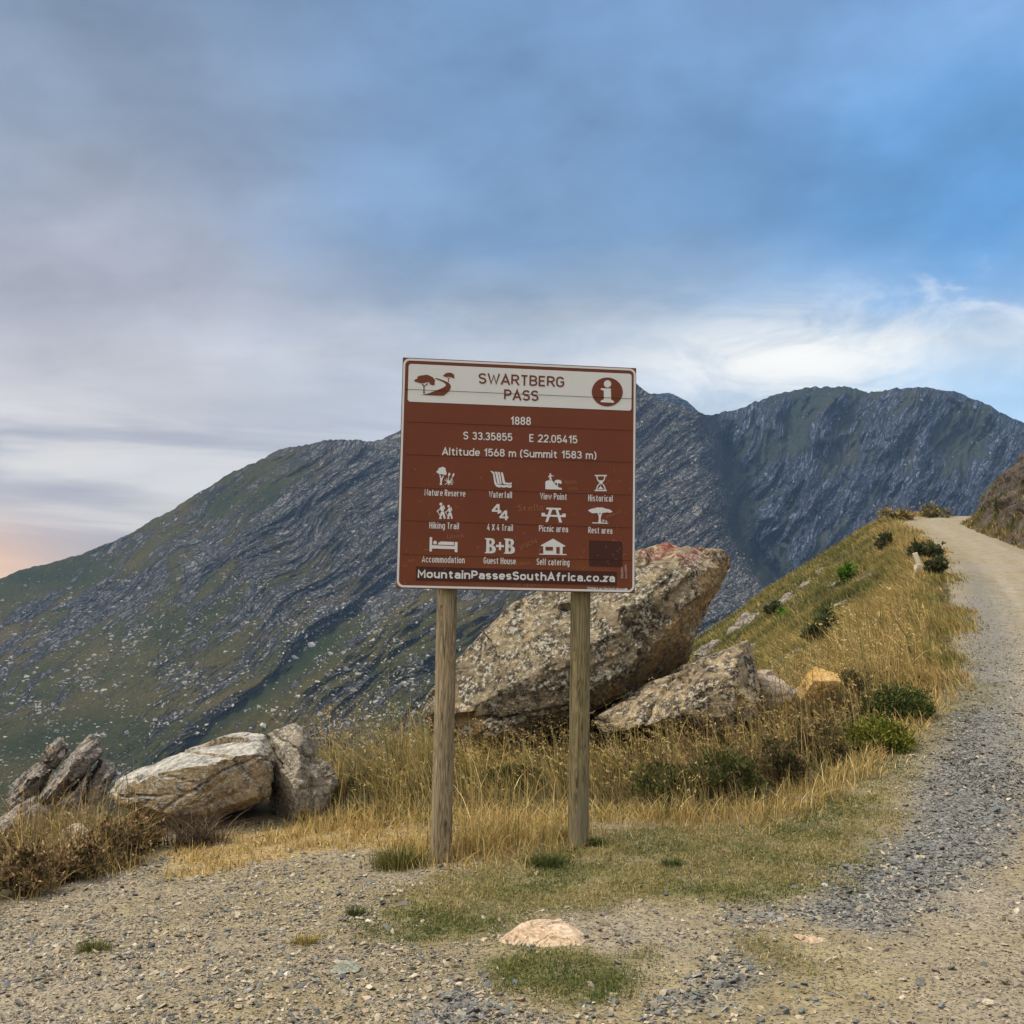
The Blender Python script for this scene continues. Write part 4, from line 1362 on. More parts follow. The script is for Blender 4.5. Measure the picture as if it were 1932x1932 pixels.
# ------------------------------------------------------------------ rocks
def rock_mat(name, base, pale, dark, lichen, warm=None, scale=1.0, lich=0.5, dk=0.5, red=False, top=None):
    m, N, b = new_mat(name)
    c = obj_coord(N)
    n1 = N.noise(c, 1.6 * scale, 6, 0.62, 0.4)
    n2 = N.noise(c, 5.5 * scale, 7, 0.68, 0.5)
    n3 = N.noise(c, 19 * scale, 5, 0.7)
    n4 = N.noise(c, 60 * scale, 3, 0.7)
    lay = N.noise(N.mapping(c, (0.7, 0.7, 6), (0.2, -0.55, 0)), 2.2 * scale, 6, 0.65, 0.5)
    col = N.mix(N.smooth(n1, 0.35, 0.62), base, pale)
    col = N.mix(N.m('MULTIPLY', N.smooth(lay, 0.5, 0.68), 0.7), col, tuple(x * .6 for x in base))
    if warm is not None: col = N.mix(N.m('MULTIPLY', N.smooth(n1, 0.56, 0.68), N.smooth(lay, .35, .55)), col, warm)
    col = N.mix(N.m('MULTIPLY', N.smooth(n2, 0.55 - .12 * dk, 0.64 - .1 * dk), dk), col, dark)
    v = N.voronoi(N.mix(0.12, c, N.noise(c, 7 * scale, 4, .6, out=1)), 9 * scale, 'F1', 'Distance')
    spot = N.m('MULTIPLY', N.smooth(N.m('ADD', n3, N.m('MULTIPLY', n2, .8)), 0.92, 1.04), lich)
    col = N.mix(spot, col, lichen)
    col = N.mix(N.m('MULTIPLY', N.m('MULTIPLY', N.smooth(v, 0.30, 0.16), N.smooth(n1, 0.44, 0.58)), lich * .9), col, tuple(x * .9 for x in lichen))
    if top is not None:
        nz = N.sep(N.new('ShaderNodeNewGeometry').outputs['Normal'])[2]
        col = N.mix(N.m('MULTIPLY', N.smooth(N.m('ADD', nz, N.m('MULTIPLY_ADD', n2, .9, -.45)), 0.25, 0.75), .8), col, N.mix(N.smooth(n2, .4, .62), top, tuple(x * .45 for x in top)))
    if red:
        col = N.mix(N.m('MULTIPLY', N.attr('red'), N.m('MULTIPLY', N.smooth(n2, 0.46, 0.56), .8)), col, (0.26, 0.065, 0.045))
        col = N.mix(N.m('MULTIPLY', N.attr('clean'), N.smooth(n2, 0.68, 0.4)), col, N.ramp(n1, [(0.35, (0.36, 0.245, 0.115)), (0.5, (0.29, 0.20, 0.105)), (0.62, (0.46, 0.285, 0.095))]))
    col = N.mix(1.0, col, N.ramp(n3, [(0.3, (0.52, 0.52, 0.52)), (0.7, (1.28, 1.28, 1.28))]), 'MULTIPLY')
    col = N.mix(1.0, col, N.ramp(n4, [(0.3, (0.7, 0.7, 0.7)), (0.7, (1.2, 1.2, 1.2))]), 'MULTIPLY')
    N.put(b.inputs['Base Color'], col)
    b.inputs['Roughness'].default_value = 0.95
    b.inputs['Specular IOR Level'].default_value = 0.12
    h = N.m('ADD', N.m('MULTIPLY', n2, 0.6), N.m('ADD', N.m('MULTIPLY', n3, 0.35), N.m('MULTIPLY', lay, 0.5)))
    N.put(b.inputs['Normal'], N.bump(h, 0.85, 0.05 / scale))
    return m


def dense_hull(hulls, voxel):
    """union of convex hulls as one evenly meshed solid"""
    bm = bmesh.new()
    for h in hulls:
        vs = [bm.verts.new(p) for p in h]
        bmesh.ops.convex_hull(bm, input=vs)
    bmesh.ops.delete(bm, geom=[v for v in bm.verts if not v.link_faces], context='VERTS')
    me = bpy.data.meshes.new('h')
    bm.to_mesh(me)
    bm.free()
    o = bpy.data.objects.new('h', me)
    C.objects.link(o)
    md = o.modifiers.new('r', 'REMESH')
    md.mode = 'VOXEL'
    md.voxel_size = voxel
    out = bpy.data.meshes.new_from_object(o.evaluated_get(bpy.context.evaluated_depsgraph_get()))
    bpy.data.objects.remove(o)
    bpy.data.meshes.remove(me)
    return out


def carve(me, amp, size, dip=(0.5, 0.15, 0.85), layer=0.5, seed=0.0, fine=0.35):
    n = len(me.vertices)
    v = np.zeros(n * 3, np.float32)
    me.vertices.foreach_get('co', v)
    v = v.reshape(-1, 3).astype(float)
    nr = np.zeros(n * 3, np.float32)
    me.vertices.foreach_get('normal', nr)
    nr = nr.reshape(-1, 3)
    dip = np.array(dip) / np.linalg.norm(dip)
    p = v / size + seed
    along = v @ dip
    w = along / size + 0.25 * fbm(p * .8, 2)
    lay = fbm(P3(w * 4.0, p[:, 0] * .35, p[:, 1] * .35 + seed), 4, .6)
    sw = w * 3.1 + .5 * fbm(p * .7 + 5, 3)
    saw = sw - np.floor(sw)
    step = np.where(saw < .82, saw / .82, (1 - saw) / .18) - .5
    chip = np.abs(perlin(p * 2.6 + 3)) + .5 * np.abs(perlin(p * 5.7 + 9))
    d = amp * (.45 * fbm(p * 1.3, 3, .5) + layer * (.6 * lay + .75 * step * sstep(fbm(p * .9 + 11, 2), -.35, .25)) - 1.1 * fine * (chip - .3) + fine * 0.7 * ridged(p * 4.5, 3, .6) + fine * .45 * fbm(p * 13, 3, .7))
    v2 = v + nr * d[:, None]
    rg = np.random.default_rng(int(seed * 7 + 3))
    ext = np.ptp(v, 0).max()
    for _ in range(70):                       # flat breaks where pieces have come away
        i = rg.integers(n)
        m = nr[i] + rg.normal(0, .22, 3)
        m /= np.linalg.norm(m)
        R = ext * rg.uniform(.07, .26)
        dist = np.linalg.norm(v2 - v2[i], axis=1)
        k = dist < R
        pr = (v2 - v2[i]) @ m
        over = pr - (np.percentile(pr[k], 97) - amp * rg.uniform(.3, 1.3))
        k &= (over > 0) & (nr @ m > .25)
        v2[k] -= m * over[k][:, None]
    tot = v2 - v
    tl = np.linalg.norm(tot, axis=1)
    v2 = v + tot * np.minimum(1, 2.6 * amp / np.maximum(tl, 1e-9))[:, None]
    for _ in range(7):                        # open cracks, most of them along the bedding
        m = dip + rg.normal(0, .22, 3) if rg.random() < .7 else rg.normal(size=3)
        m /= np.linalg.norm(m)
        i = rg.integers(n)
        q = (v2 - v2[i]) @ m + amp * 1.1 * fbm(p * 1.1 + rg.uniform(0, 40), 3)
        R = ext * rg.uniform(.15, .5)
        fade = np.exp(-(np.linalg.norm(v2 - v2[i], axis=1) / R) ** 2)
        v2 -= nr * (amp * 1.3 * fade * np.exp(-(q / (amp * .28)) ** 2))[:, None]
    me.vertices.foreach_set('co', v2.astype(np.float32).ravel())
    me.polygons.foreach_set('use_smooth', np.zeros(len(me.polygons), bool))
    me.update()
    return v2


def crop(k):
    x0, y0 = {4: (0, 1700), 5: (1000, 1300), 7: (800, 1900), 8: (1600, 1900)}[k]
    return lambda x, y: ((x0 + x / 2.1467) / 1.29399, (y0 + y / 2.1467) / 1.29399)


def rock(name, label, mat, k, hulls, D, thick, voxel, amp, size, dip=(0.5, .15, .85), layer=.5, seed=0.0, shrink=.8, cat='rock', fine=.35):
    cv = crop(k)
    H = []
    for h in hulls:
        pts = []
        arr = np.array([(*cv(p[0], p[1]), p[2] if len(p) > 2 else 0.0) for p in h])
        c = arr[:, :2].mean(0)
        for x, y, dd in arr:
            pts.append(at(x, y, D + dd))
            pts.append(at(c[0] + (x - c[0]) * shrink, c[1] + (y - c[1]) * shrink, D + thick - .4 * dd))
        H.append(pts)
    org = np.mean([p for h in H for p in h], 0)
    org[2] = min(p[2] for h in H for p in h)
    me = dense_hull([[tuple(np.array(p) - org) for p in h] for h in H], voxel)
    v = carve(me, amp, size, dip, layer, seed, fine)
    me.name = name
    o = link(name, me, mat, loc=tuple(org))
    tag(o, label, cat)
    return o, v + org


def build_rocks():
    big = rock_mat('lichen_boulder', (0.175, 0.138, 0.090), (0.29, 0.24, 0.155), (0.040, 0.034, 0.028), (0.46, 0.43, 0.345), (.27, .19, .10), 1.2, .62, .85, True)
    o, v = rock('boulder', 'huge tilted lichen covered boulder with a red stained top, behind the sign', big, 5,
         [[(80, 940, .1), (90, 860, .1), (135, 750, .1), (240, 630, .05), (400, 475, .05), (520, 385, .05), (650, 315, .1), (900, 210, .15), (1060, 140, .15),
           (500, 720, -.55), (850, 600, -.6), (1150, 420, -.5), (480, 1000, -.5), (300, 860, -.45), (800, 880, -.55), (1050, 760, -.5), (1230, 640, -.42),
           (1180, 810, .0), (960, 940, -.1), (830, 985, -.1), (700, 1050, .05), (500, 1100, .0), (330, 1180, -.1), (240, 1175, -.1), (130, 1120, .1), (1330, 430, -.4), (1250, 720, -.2)],
          [(1060, 140, .2), (1190, 95, .15), (1240, 65, .2), (1330, 60, .2), (1430, 85, .2), (1560, 92, .15), (1640, 100, .15), (1672, 140, .15), (1655, 215, .2), (1570, 315, .25), (1530, 430, .3),
           (1480, 225, -.3), (1500, 330, -.3), (1250, 150, -.3), (1150, 400, -.5), (1330, 430, -.4)],
          [(150, 1090, .1), (240, 1170, -.05), (420, 1080, .0), (420, 1320, .05), (180, 1300, .1), (560, 1090, .25), (560, 1300, .3)],
          [(700, 1060, .6), (1150, 860, .6), (1300, 800, .6), (1250, 1200, .7), (600, 1300, .6), (300, 1300, .5)],
          [(1150, 300, -.3), (1330, 430, -.4), (1480, 345, -.3), (1530, 400, .2), (1490, 520, .2), (1470, 620, .2), (1440, 690, .15), (1300, 752, .1), (1180, 830, .0), (1230, 640, -.42), (1050, 760, -.45)]],
         10.6, 1.5, 0.026, 0.072, 0.55, (0.62, .1, -.78), .7, 3.0)
    p = np.array([[MID + FPX * ((q - EYE) @ RT) / ((q - EYE) @ FW), MID - FPX * ((q - EYE) @ UPV) / ((q - EYE) @ FW)] for q in v])
    nn = np.zeros(len(v) * 3, np.float32)
    o.data.vertices.foreach_get('normal', nn)
    nn = nn.reshape(-1, 3)
    red = np.exp(-(((v[:, 0] - 1.55) / .45) ** 2)) * sstep(v[:, 2], 2.02, 2.28)
    top = v[:, 2].max()
    red = np.exp(-(((p[:, 0] - 1265) / 70) ** 2)) * sstep(v[:, 2], top - .38, top - .08)
    poly = [cv for cv in [crop(5)(*q) for q in [(1490, 225), (1500, 350), (1390, 420), (1320, 520), (1250, 640), (1190, 740), (950, 870), (950, 960), (1180, 850), (1320, 780), (1450, 740), (1560, 600), (1600, 400), (1700, 260), (1700, 130), (1640, 150)]]]
    clean = sstep(poly_sd(p[:, 0], p[:, 1], poly), -6, 14)
    warm = [crop(5)(*q) for q in [(230, 880), (300, 900), (420, 1000), (420, 1080), (330, 1200), (230, 1200)]]
    clean = np.maximum(clean, .9 * sstep(poly_sd(p[:, 0], p[:, 1], warm), -6, 14))
    for nme, val in (('red', red), ('clean', clean)):
        o.data.attributes.new(nme, 'FLOAT', 'POINT').data.foreach_set('value', val.astype(np.float32))
    slab = rock_mat('flaking_slab', (0.22, 0.168, 0.105), (0.36, 0.295, 0.19), (0.042, 0.035, 0.030), (0.47, 0.41, 0.31), (0.36, .25, .12), 1.1, .6, .95)
    rock('slab_rock', 'flaking layered rock slab leaning against the right side of the huge boulder', slab, 5,
         [[(950, 975, .1), (1060, 900, .1), (1200, 815, .1), (1400, 715, .15), (1600, 635, .2), (1720, 585, .2), (1795, 568, .15), (1815, 605, .15), (1812, 700, .1), (1845, 775, .1), (1832, 880, 0),
           (1650, 900, -.35), (1350, 960, -.4), (1600, 760, -.25), (1740, 700, -.15), (1700, 980, -.3), (1100, 1050, -.25), (1000, 1100, 0)],
          [(1500, 980, -.3), (1620, 950, -.4), (1800, 920, -.25), (1852, 990, -.1), (1790, 1040, -.15), (1680, 1090, -.2), (1500, 1060, -.2)]],
         9.9, 1.0, 0.021, 0.062, 0.36, (0.5, .1, -.86), 1.0, 9.0)
    pale = rock_mat('pale_pink_rock', (0.42, 0.33, 0.25), (0.54, 0.46, 0.37), (0.24, 0.19, 0.15), (0.6, 0.54, 0.46), (0.46, .30, .2), 2.0, .3, .3)
    rock('rock', 'pale pinkish grey rock wedged between the leaning slab and the orange rock', pale, 5, [[(1815, 730, .1), (1850, 705, .1), (1920, 720, .1), (1990, 770, .1), (2040, 830, .1), (2010, 880, 0), (1930, 920, -.1), (1840, 930, -.1), (1890, 800, -.25)]], 10.4, .6, .02, .03, .3, seed=4)
    orange = rock_mat('orange_rock', (0.50, 0.29, 0.085), (0.56, 0.38, 0.15), (0.28, 0.17, 0.07), (0.6, 0.46, 0.26), None, 2.0, .3, .3)
    rock('rock', 'clean orange yellow rock among the grass right of the huge boulder', orange, 5, [[(2010, 850, .1), (2040, 780, .1), (2085, 715, .15), (2120, 695, .15), (2200, 715, .15), (2260, 740, .1), (2255, 800, 0), (2180, 850, -.05), (2090, 900, -.1), (2030, 885, -.1), (2130, 780, -.2), (2220, 770, -.12)]], 10.7, .6, .02, .028, .3, seed=14)
    tan = rock_mat('tan_boulder_stone', (0.27, 0.195, 0.11), (0.36, 0.285, 0.18), (0.085, 0.07, 0.055), (0.50, 0.48, 0.42), (0.40, .25, .10), 1.7, .4, .65, top=(.47, .46, .42))
    rock('boulder', 'long tan boulder with a pale top, lying left of the sign', tan, 4,
         [[(570, 490, .05), (605, 440, .1), (680, 400, .15), (850, 350, .2), (1000, 290, .2), (1100, 248, .2), (1200, 195, .2), (1290, 187, .2), (1390, 207, .15), (1440, 320, .1), (1425, 450, .05), (1410, 520, 0), (1300, 570, -.1),
           (1180, 630, -.1), (1080, 660, -.15), (950, 690, -.15), (800, 665, -.15), (620, 600, -.1), (580, 540, 0), (630, 470, -.22), (850, 415, -.36), (1050, 385, -.40), (1250, 320, -.34), (1340, 300, -.26), (1410, 350, -.12), (1340, 520, -.24), (1080, 610, -.32), (850, 620, -.34), (660, 560, -.28)]],
         8.1, .9, .016, .032, .34, (.35, .1, -.93), .8, 21)
    grey = rock_mat('grey_boulder_stone', (0.22, 0.18, 0.135), (0.33, 0.285, 0.22), (0.075, 0.065, 0.06), (0.42, 0.43, 0.35), None, 1.8, .55, .6)
    rock('boulder', 'grey upright boulder with a rounded head, right against the long tan boulder', grey, 4,
         [[(1400, 205, .1), (1450, 170, .1), (1510, 138, .1), (1590, 140, .1), (1640, 210, .1), (1648, 290, .05), (1655, 400, 0), (1680, 560, 0), (1650, 690, -.1), (1500, 700, -.1), (1430, 640, .1), (1410, 500, .15), (1415, 340, .15), (1560, 260, -.25), (1520, 480, -.3), (1600, 600, -.3), (1480, 300, -.1)],
          [(1610, 400, -.1), (1660, 332, 0), (1730, 345, 0), (1762, 400, 0), (1772, 450, 0), (1720, 520, 0), (1690, 640, -.05), (1640, 660, -.2), (1680, 420, -.22), (1700, 500, -.18)]],
         8.3, .8, .016, .032, .30, (.6, .1, .8), .8, 31)
    jag = rock_mat('split_grey_rock', (0.17, 0.145, 0.125), (0.29, 0.255, 0.215), (0.045, 0.04, 0.038), (0.42, 0.40, 0.37), (0.30, .21, .11), 2.0, .45, .65)
    sl = dict(D=8.7, thick=.55, voxel=.013, amp=.030, size=.20, dip=(.72, .1, -.68), layer=1.3, fine=.7)
    def J(label, pts, dd=0, seed=0, name='rock', **kw):
        a = dict(sl); a['D'] += dd; a.update(kw)
        rock(name, label, jag, 4, pts, seed=seed, **a)
    J('dark upper block of the split rock pile at the left edge, pointed top', [[(205, 320, .0), (315, 195, .1), (345, 205, .1), (372, 235, .1), (362, 300, 0), (285, 385, -.05), (205, 355, -.05), (280, 290, -.15)]], .25, 41)
    J('broad dark block at the far left of the split rock pile', [[(10, 545, .05), (70, 460, .1), (130, 390, .1), (200, 348, .1), (275, 385, 0), (240, 460, 0), (190, 530, -.05), (150, 570, -.1), (50, 590, -.1), (150, 450, -.2)]], .2, 43)
    J('long pale leaning slab in the middle of the split rock pile', [[(185, 535, 0), (260, 440, .0), (330, 350, .05), (400, 290, .1), (450, 205, .1), (500, 215, .1), (530, 235, .1), (525, 290, .05), (495, 345, 0), (430, 400, -.05), (330, 510, -.1), (240, 580, -.12), (390, 350, -.2), (300, 460, -.22)]], 0, 45)
    J('dark lower slab tucked under the long pale leaning slab', [[(245, 575, 0), (330, 505, .0), (430, 405, .0), (485, 370, .05), (440, 500, 0), (435, 570, -.05), (380, 600, -.1), (250, 600, -.1), (380, 500, -.15)]], -.05, 47)
    J('brownish block at the right end of the split rock pile beside the tan boulder', [[(415, 590, 0), (450, 480, 0), (500, 380, .05), (530, 320, .1), (590, 340, .1), (612, 400, .05), (565, 480, 0), (545, 560, -.05), (480, 620, -.1), (520, 440, -.15)]], .05, 49)
    J('low pale rubble stone at the foot of the split rock pile', [[(-20, 660, 0), (60, 590, .05), (120, 578, .05), (190, 540, .05), (252, 630, 0), (245, 690, -.1), (0, 710, -.1), (130, 620, -.12)]], -.45, 51)
    J('small pale stone in front of the brownish block', [[(405, 605, 0), (440, 590, .03), (475, 595, 0), (480, 645, -.05), (405, 645, -.05)]], -.5, 53, thick=.2)
    rock('rock', 'pale cream rock showing through the brown grass at the left', pale, 4, [[(175, 880, 0), (210, 810, 0), (290, 740, .05), (350, 690, .1), (430, 650, .15), (490, 680, .1), (400, 770, -.05), (300, 835, -.1), (240, 880, -.1), (190, 900, -.1)]], 7.15, .35, .015, .02, .2, seed=57)
    rock('stone', 'tiny white stone caught in the brown grass at the left edge', pale, 4, [[(203, 1000, 0), (215, 943, 0), (245, 950, 0), (242, 985, 0), (220, 975, -.03)]], 6.35, .05, .006, .003, .05, seed=59, cat='stone')
    fl = rock_mat('pink_flat_stone', (0.50, 0.36, 0.235), (0.60, 0.48, 0.35), (0.40, 0.20, 0.125), (0.62, 0.52, 0.40), (0.52, .25, .15), 2.6, .15, .25)
    g0 = gpt(*crop(7)(1130, 840))[1]
    rock('flat_rock', 'flat cream and pink rock half buried in the gravel in front of the sign', fl, 7,
         [[(885, 855, -.06), (950, 805, .0), (1000, 758, .12), (1050, 748, .14), (1100, 742, .16), (1220, 737, .16), (1280, 770, .1), (1330, 810, .03), (1372, 840, -.03), (1370, 880, -.1), (1300, 905, -.14), (1230, 910, -.16), (1150, 900, -.14), (1000, 880, -.1), (900, 880, -.08), (1060, 800, -.02), (1250, 800, -.02)]], g0, .12, .008, .007, .14, seed=61, shrink=.9, layer=.4)
    gs = rock_mat('greenish_flat_stone', (0.23, 0.235, 0.185), (0.31, 0.31, 0.25), (0.13, 0.135, 0.11), (0.4, 0.4, 0.33), None, 4, .2, .25)
    g0 = gpt(*crop(7)(90, 1000))[1]
    rock('flat_rock', 'flat greenish grey stone lying on the gravel at the lower left of the sign', gs, 7, [[(-10, 1020, -.05), (40, 975, .03), (100, 950, .07), (150, 958, .06), (185, 985, .0), (170, 1010, -.05), (80, 1030, -.08), (90, 985, 0)]], g0, .04, .006, .004, .1, seed=63, cat='stone')
    g0 = gpt(*crop(8)(820, 850))[1]
    rock('flat_rock', 'flat pink and grey streaked stone set in the gravel at the right', fl, 8, [[(705, 820, .06), (760, 812, .08), (850, 825, .08), (930, 850, .04), (940, 875, -.02), (860, 890, -.06), (780, 862, -.02), (820, 840, .03)]], g0, .03, .008, .004, .1, seed=65, cat='stone')


build_rocks()
# ------------------------------------------------------------------ grass and shrubs
GOLD = [(0.48, 0.345, 0.135), (0.42, 0.295, 0.10), (0.56, 0.43, 0.20), (0.35, 0.24, 0.080)]
OLIVE = [(0.15, 0.145, 0.045), (0.115, 0.12, 0.038), (0.19, 0.17, 0.060), (0.23, 0.19, 0.068)]
GREEN = [(0.065, 0.095, 0.026), (0.085, 0.11, 0.034), (0.050, 0.075, 0.022)]
BROWN = [(0.17, 0.115, 0.058), (0.12, 0.082, 0.042), (0.22, 0.155, 0.080), (0.29, 0.21, 0.11)]
DRYL = [(0.34, 0.27, 0.125), (0.27, 0.215, 0.095), (0.40, 0.32, 0.16)]


def pick(pal, n, r, var=0.18):
    p = np.array(pal)[r.integers(0, len(pal), n)]
    return p * (1 + r.normal(0, var, (n, 1))).clip(.5, 1.5)


def strips(pos, h, w, az, lean, col, r, lv=(0, .38, .72, 1.0), up=None, tip=None):
    """curved tapering blades; returns V, F, colour"""
    n = len(pos)
    lv = np.array(lv)
    L = len(lv)
    dirx, diry = np.cos(az), np.sin(az)
    fa = az + math.pi / 2 + r.normal(0, .9, n)
    wx, wy = np.cos(fa), np.sin(fa)
    V = np.zeros((n, L, 2, 3))
    for k, t in enumerate(lv):
        off = lean * h * t ** 1.9
        zz = h * t * (1 - 0.42 * np.minimum(lean, 1.3) * t)
        c = pos + np.stack([dirx * off, diry * off, zz], 1)
        ww = w * (1 - t) ** .7 * .5 + w * .06
        s = np.stack([wx * ww, wy * ww, 0 * ww], 1)
        V[:, k, 0] = c - s
        V[:, k, 1] = c + s
    i = np.arange(n * L * 2).reshape(n, L, 2)
    F = np.stack([i[:, :-1, 0], i[:, :-1, 1], i[:, 1:, 1], i[:, 1:, 0]], -1).reshape(-1, 4)
    cc = np.repeat(col[:, None], L * 2, 1)
    if tip is not None:
        k = np.repeat(lv, 2)[None, :, None] ** 2
        cc = cc * (1 - k) + tip[:, None] * k
    tipc = pos + np.stack([dirx * lean * h, diry * lean * h, h * (1 - .42 * np.minimum(lean, 1.3))], 1)
    return V.reshape(-1, 3), F, cc.reshape(-1, 3), tipc


def seed_heads(tipc, az, h, col, r, per=7, size=0.012, spread=.16):
    """small spikelets strung along the top of each stalk"""
    n = len(tipc)
    t = r.uniform(0, 1, (n, per))
    d = np.stack([np.cos(az), np.sin(az), -.45 + 0 * az], 1)
    c = tipc[:, None] - d[:, None] * (t * h[:, None] * spread)[..., None] + r.normal(0, .006, (n, per, 3)) - np.array([0, 0, 1.0]) * (t * h[:, None] * spread * .8)[..., None]
    c = c.reshape(-1, 3)
    m = len(c)
    a = r.normal(size=(m, 3)); a[:, 2] = a[:, 2] * .4 - .7
    a /= np.linalg.norm(a, axis=1)[:, None]
    b = np.cross(a, r.normal(size=(m, 3)))
    b /= np.linalg.norm(b, axis=1)[:, None] + 1e-9
    s = (np.repeat(size if np.ndim(size) else np.full(n, size), per) * r.uniform(.7, 1.3, m))[:, None]
    V = np.stack([c, c + a * s + b * s * .25, c + a * s * 2.0, c + a * s - b * s * .25], 1).reshape(-1, 3)
    F = np.arange(m * 4).reshape(m, 4)
    return V, F, np.repeat(np.repeat(col, per, 0), 4, 0)


def join(parts):
    V, F, Cc, o = [], [], [], 0
    for v, f, c in parts:
        V.append(v); F.append(f + o); Cc.append(c)
        o += len(v)
    return np.concatenate(V), np.concatenate(F), np.concatenate(Cc)


LEAF = leaf_mat('grass_blade', 0.24)
LEAF2 = leaf_mat('shrub_leaf', 0.22)


def stuff(name, label, cat, parts, mat):
    V, F, Cc = join(parts)
    me = fast_mesh(name, V, F, np.full(len(F), F.shape[1]), cols=Cc)
    return tag(link(name, me, mat), label, cat, kind='stuff')


def polar(n, r, rmin, rmax, a0, a1):
    rr = np.exp(r.uniform(math.log(rmin), math.log(rmax), n))
    a = np.radians(r.uniform(a0, a1, n))
    return rr * np.sin(a), rr * np.cos(a), rr


def near_rock(x, y):
    """keeps grass from growing through the big stones"""
    ok = np.ones(np.shape(x), bool)
    for cx, cy, rx, ry in ((0.55, 11.0, 1.05, .75), (1.7, 10.3, .75, .5), (-1.95, 8.4, .58, .42), (-1.28, 8.6, .24, .3)):
        ok &= ((x - cx) / rx) ** 2 + ((y - cy) / ry) ** 2 > 1
    return ok


def build_grass():
    r = np.random.default_rng(77)
    parts_tall, parts_hill, parts_lawn, parts_straw = [], [], [], []
    # --- tall dry grass along the lip of the shelf and the road verge
    x, y, rr = polar(150000, r, 6.0, 20, -17, 31)
    fr = np.interp(x, FRX, FRY)
    rd = poly_sd(x, y, ROAD)
    e = edge_sd(x, y)
    nz = fbm(P3(x / .8, y / .8, 2), 3)
    dfr = y - fr + .35 * nz
    dens = sstep(dfr, -.05, .55) * (e < 3.2) * sstep(-rd + .35 + .6 * nz, 0, .9) * (x > -1.9 + .25 * nz)
    dens *= 0.35 + 0.65 * sstep(fbm(P3(x / .5, y / .5, 5), 3), -.25, .25)
    bush = np.ones_like(x)
    for cx, cy, br in BUSHES:
        bush *= 1 - .96 * np.exp(-(((x - cx) ** 2 + (y - cy) ** 2) / br ** 2) ** 2)
    dens *= bush
    ok = (r.random(len(x)) < dens * .62) & near_rock(x, y)
    x, y, rr, dfr, rd = x[ok], y[ok], rr[ok], dfr[ok], rd[ok]
    jx, jy = r.normal(0, .03, len(x)), r.normal(0, .03, len(x))
    x, y = x + jx, y + jy
    n = len(x)
    pos = P3(x, y, ground_z(x, y) - .015)
    pn = fbm(P3(x / 1.1, y / 1.1, 9), 3)
    h = (0.13 + 0.37 * sstep(dfr, 0, 1.4)) * np.exp(r.normal(0, .36, n)) * (1 + .5 * pn)
    h *= 1 - .3 * np.exp(-((x - 1.9) / .9) ** 2) * (y < 10)
    h *= 1 - .48 * sstep(x, -.75, -.45) * (1 - sstep(x, .9, 1.5))
    tuft = fbm(P3(x / .22, y / .22, 71), 2)
    g = .75 * r.random(n) + .9 * pn + 1.1 * tuft - .24
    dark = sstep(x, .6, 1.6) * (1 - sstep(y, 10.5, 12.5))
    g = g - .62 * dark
    h *= .22 + .78 * sstep(-rd + .6 * pn, -.3, 1.3)
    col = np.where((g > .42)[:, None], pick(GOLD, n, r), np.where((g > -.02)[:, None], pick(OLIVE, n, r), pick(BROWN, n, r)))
    gr = (r.random(n) < .10) | ((tuft < -.22) & (r.random(n) < .6))
    col = np.where(gr[:, None], pick(GREEN, n, r), col)
    az = math.pi * .95 + 1.4 * fbm(P3(x / .5, y / .5, 19), 2) + r.normal(0, 1.0, n)
    lean = np.abs(r.normal(.42, .36, n))
    w = np.clip(.00085 * rr, .004, .02) * r.uniform(.6, 1.4, n)
    V, F, c, tp = strips(pos, h, w, az, lean, col, r, tip=pick(GOLD, n, r) * .62 + col * .5)
    parts_tall.append((V, F, c))
    sd = (r.random(n) < .24) & (h > .20)
    parts_tall.append(seed_heads(tp[sd], az[sd], h[sd], pick(GOLD, sd.sum(), r), r, 6, np.clip(.0015 * rr[sd], .010, .03)))
    # thatch of old leaves underneath, coloured dark to deepen the shade at the base
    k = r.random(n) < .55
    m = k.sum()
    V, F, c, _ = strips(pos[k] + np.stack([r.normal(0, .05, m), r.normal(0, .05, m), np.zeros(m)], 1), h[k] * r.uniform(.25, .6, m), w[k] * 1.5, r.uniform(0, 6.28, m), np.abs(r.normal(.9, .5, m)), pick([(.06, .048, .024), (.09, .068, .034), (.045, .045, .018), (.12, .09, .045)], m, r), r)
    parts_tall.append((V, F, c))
    # a few tall wild-oat stalks
    x, y, rr = polar(9000, r, 7.5, 17, -15, 30)
    fr = np.interp(x, FRX, FRY)
    rd = poly_sd(x, y, ROAD)
    ok = (y > fr + .35) & (edge_sd(x, y) < 1.0) & (rd < -.4) & near_rock(x, y) & (x > -1.7) & (r.random(len(x)) < .55 * sstep(fbm(P3(x / .6, y / .6, 15), 2), -.15, .3))
    x, y, rr = x[ok], y[ok], rr[ok]
    n = len(x)
    pos = P3(x, y, ground_z(x, y) - .01)
    h = r.uniform(.50, .82, n) * (1 - .22 * (np.abs(x - .5) < 1.0))
    az = r.normal(math.pi * .9, .7, n)
    lean = np.abs(r.normal(.28, .2, n))
    col = pick(GOLD, n, r, .12)
    V, F, c, tp = strips(pos, h, np.clip(.0005 * rr, .003, .008), az, lean, col, r)
    parts_tall.append((V, F, c))
    parts_tall.append(seed_heads(tp, az, h, pick(GOLD, n, r, .15), r, 12, .010, .30))
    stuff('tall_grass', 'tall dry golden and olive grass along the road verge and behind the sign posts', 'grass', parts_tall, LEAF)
    # --- the hillside that falls away below the road
    x, y, rr = polar(330000, r, 11, 66, 2, 27)
    e = edge_sd(x, y)
    rd = poly_sd(x, y, ROAD)
    nz = fbm(P3(x / 2.2, y / 2.2, 12), 3)
    dens = sstep(e + 1.4, -.3, .3) * (e < 26) * sstep(-rd + .25 + .6 * nz, 0, .9) * sstep(rr, 12, 16)
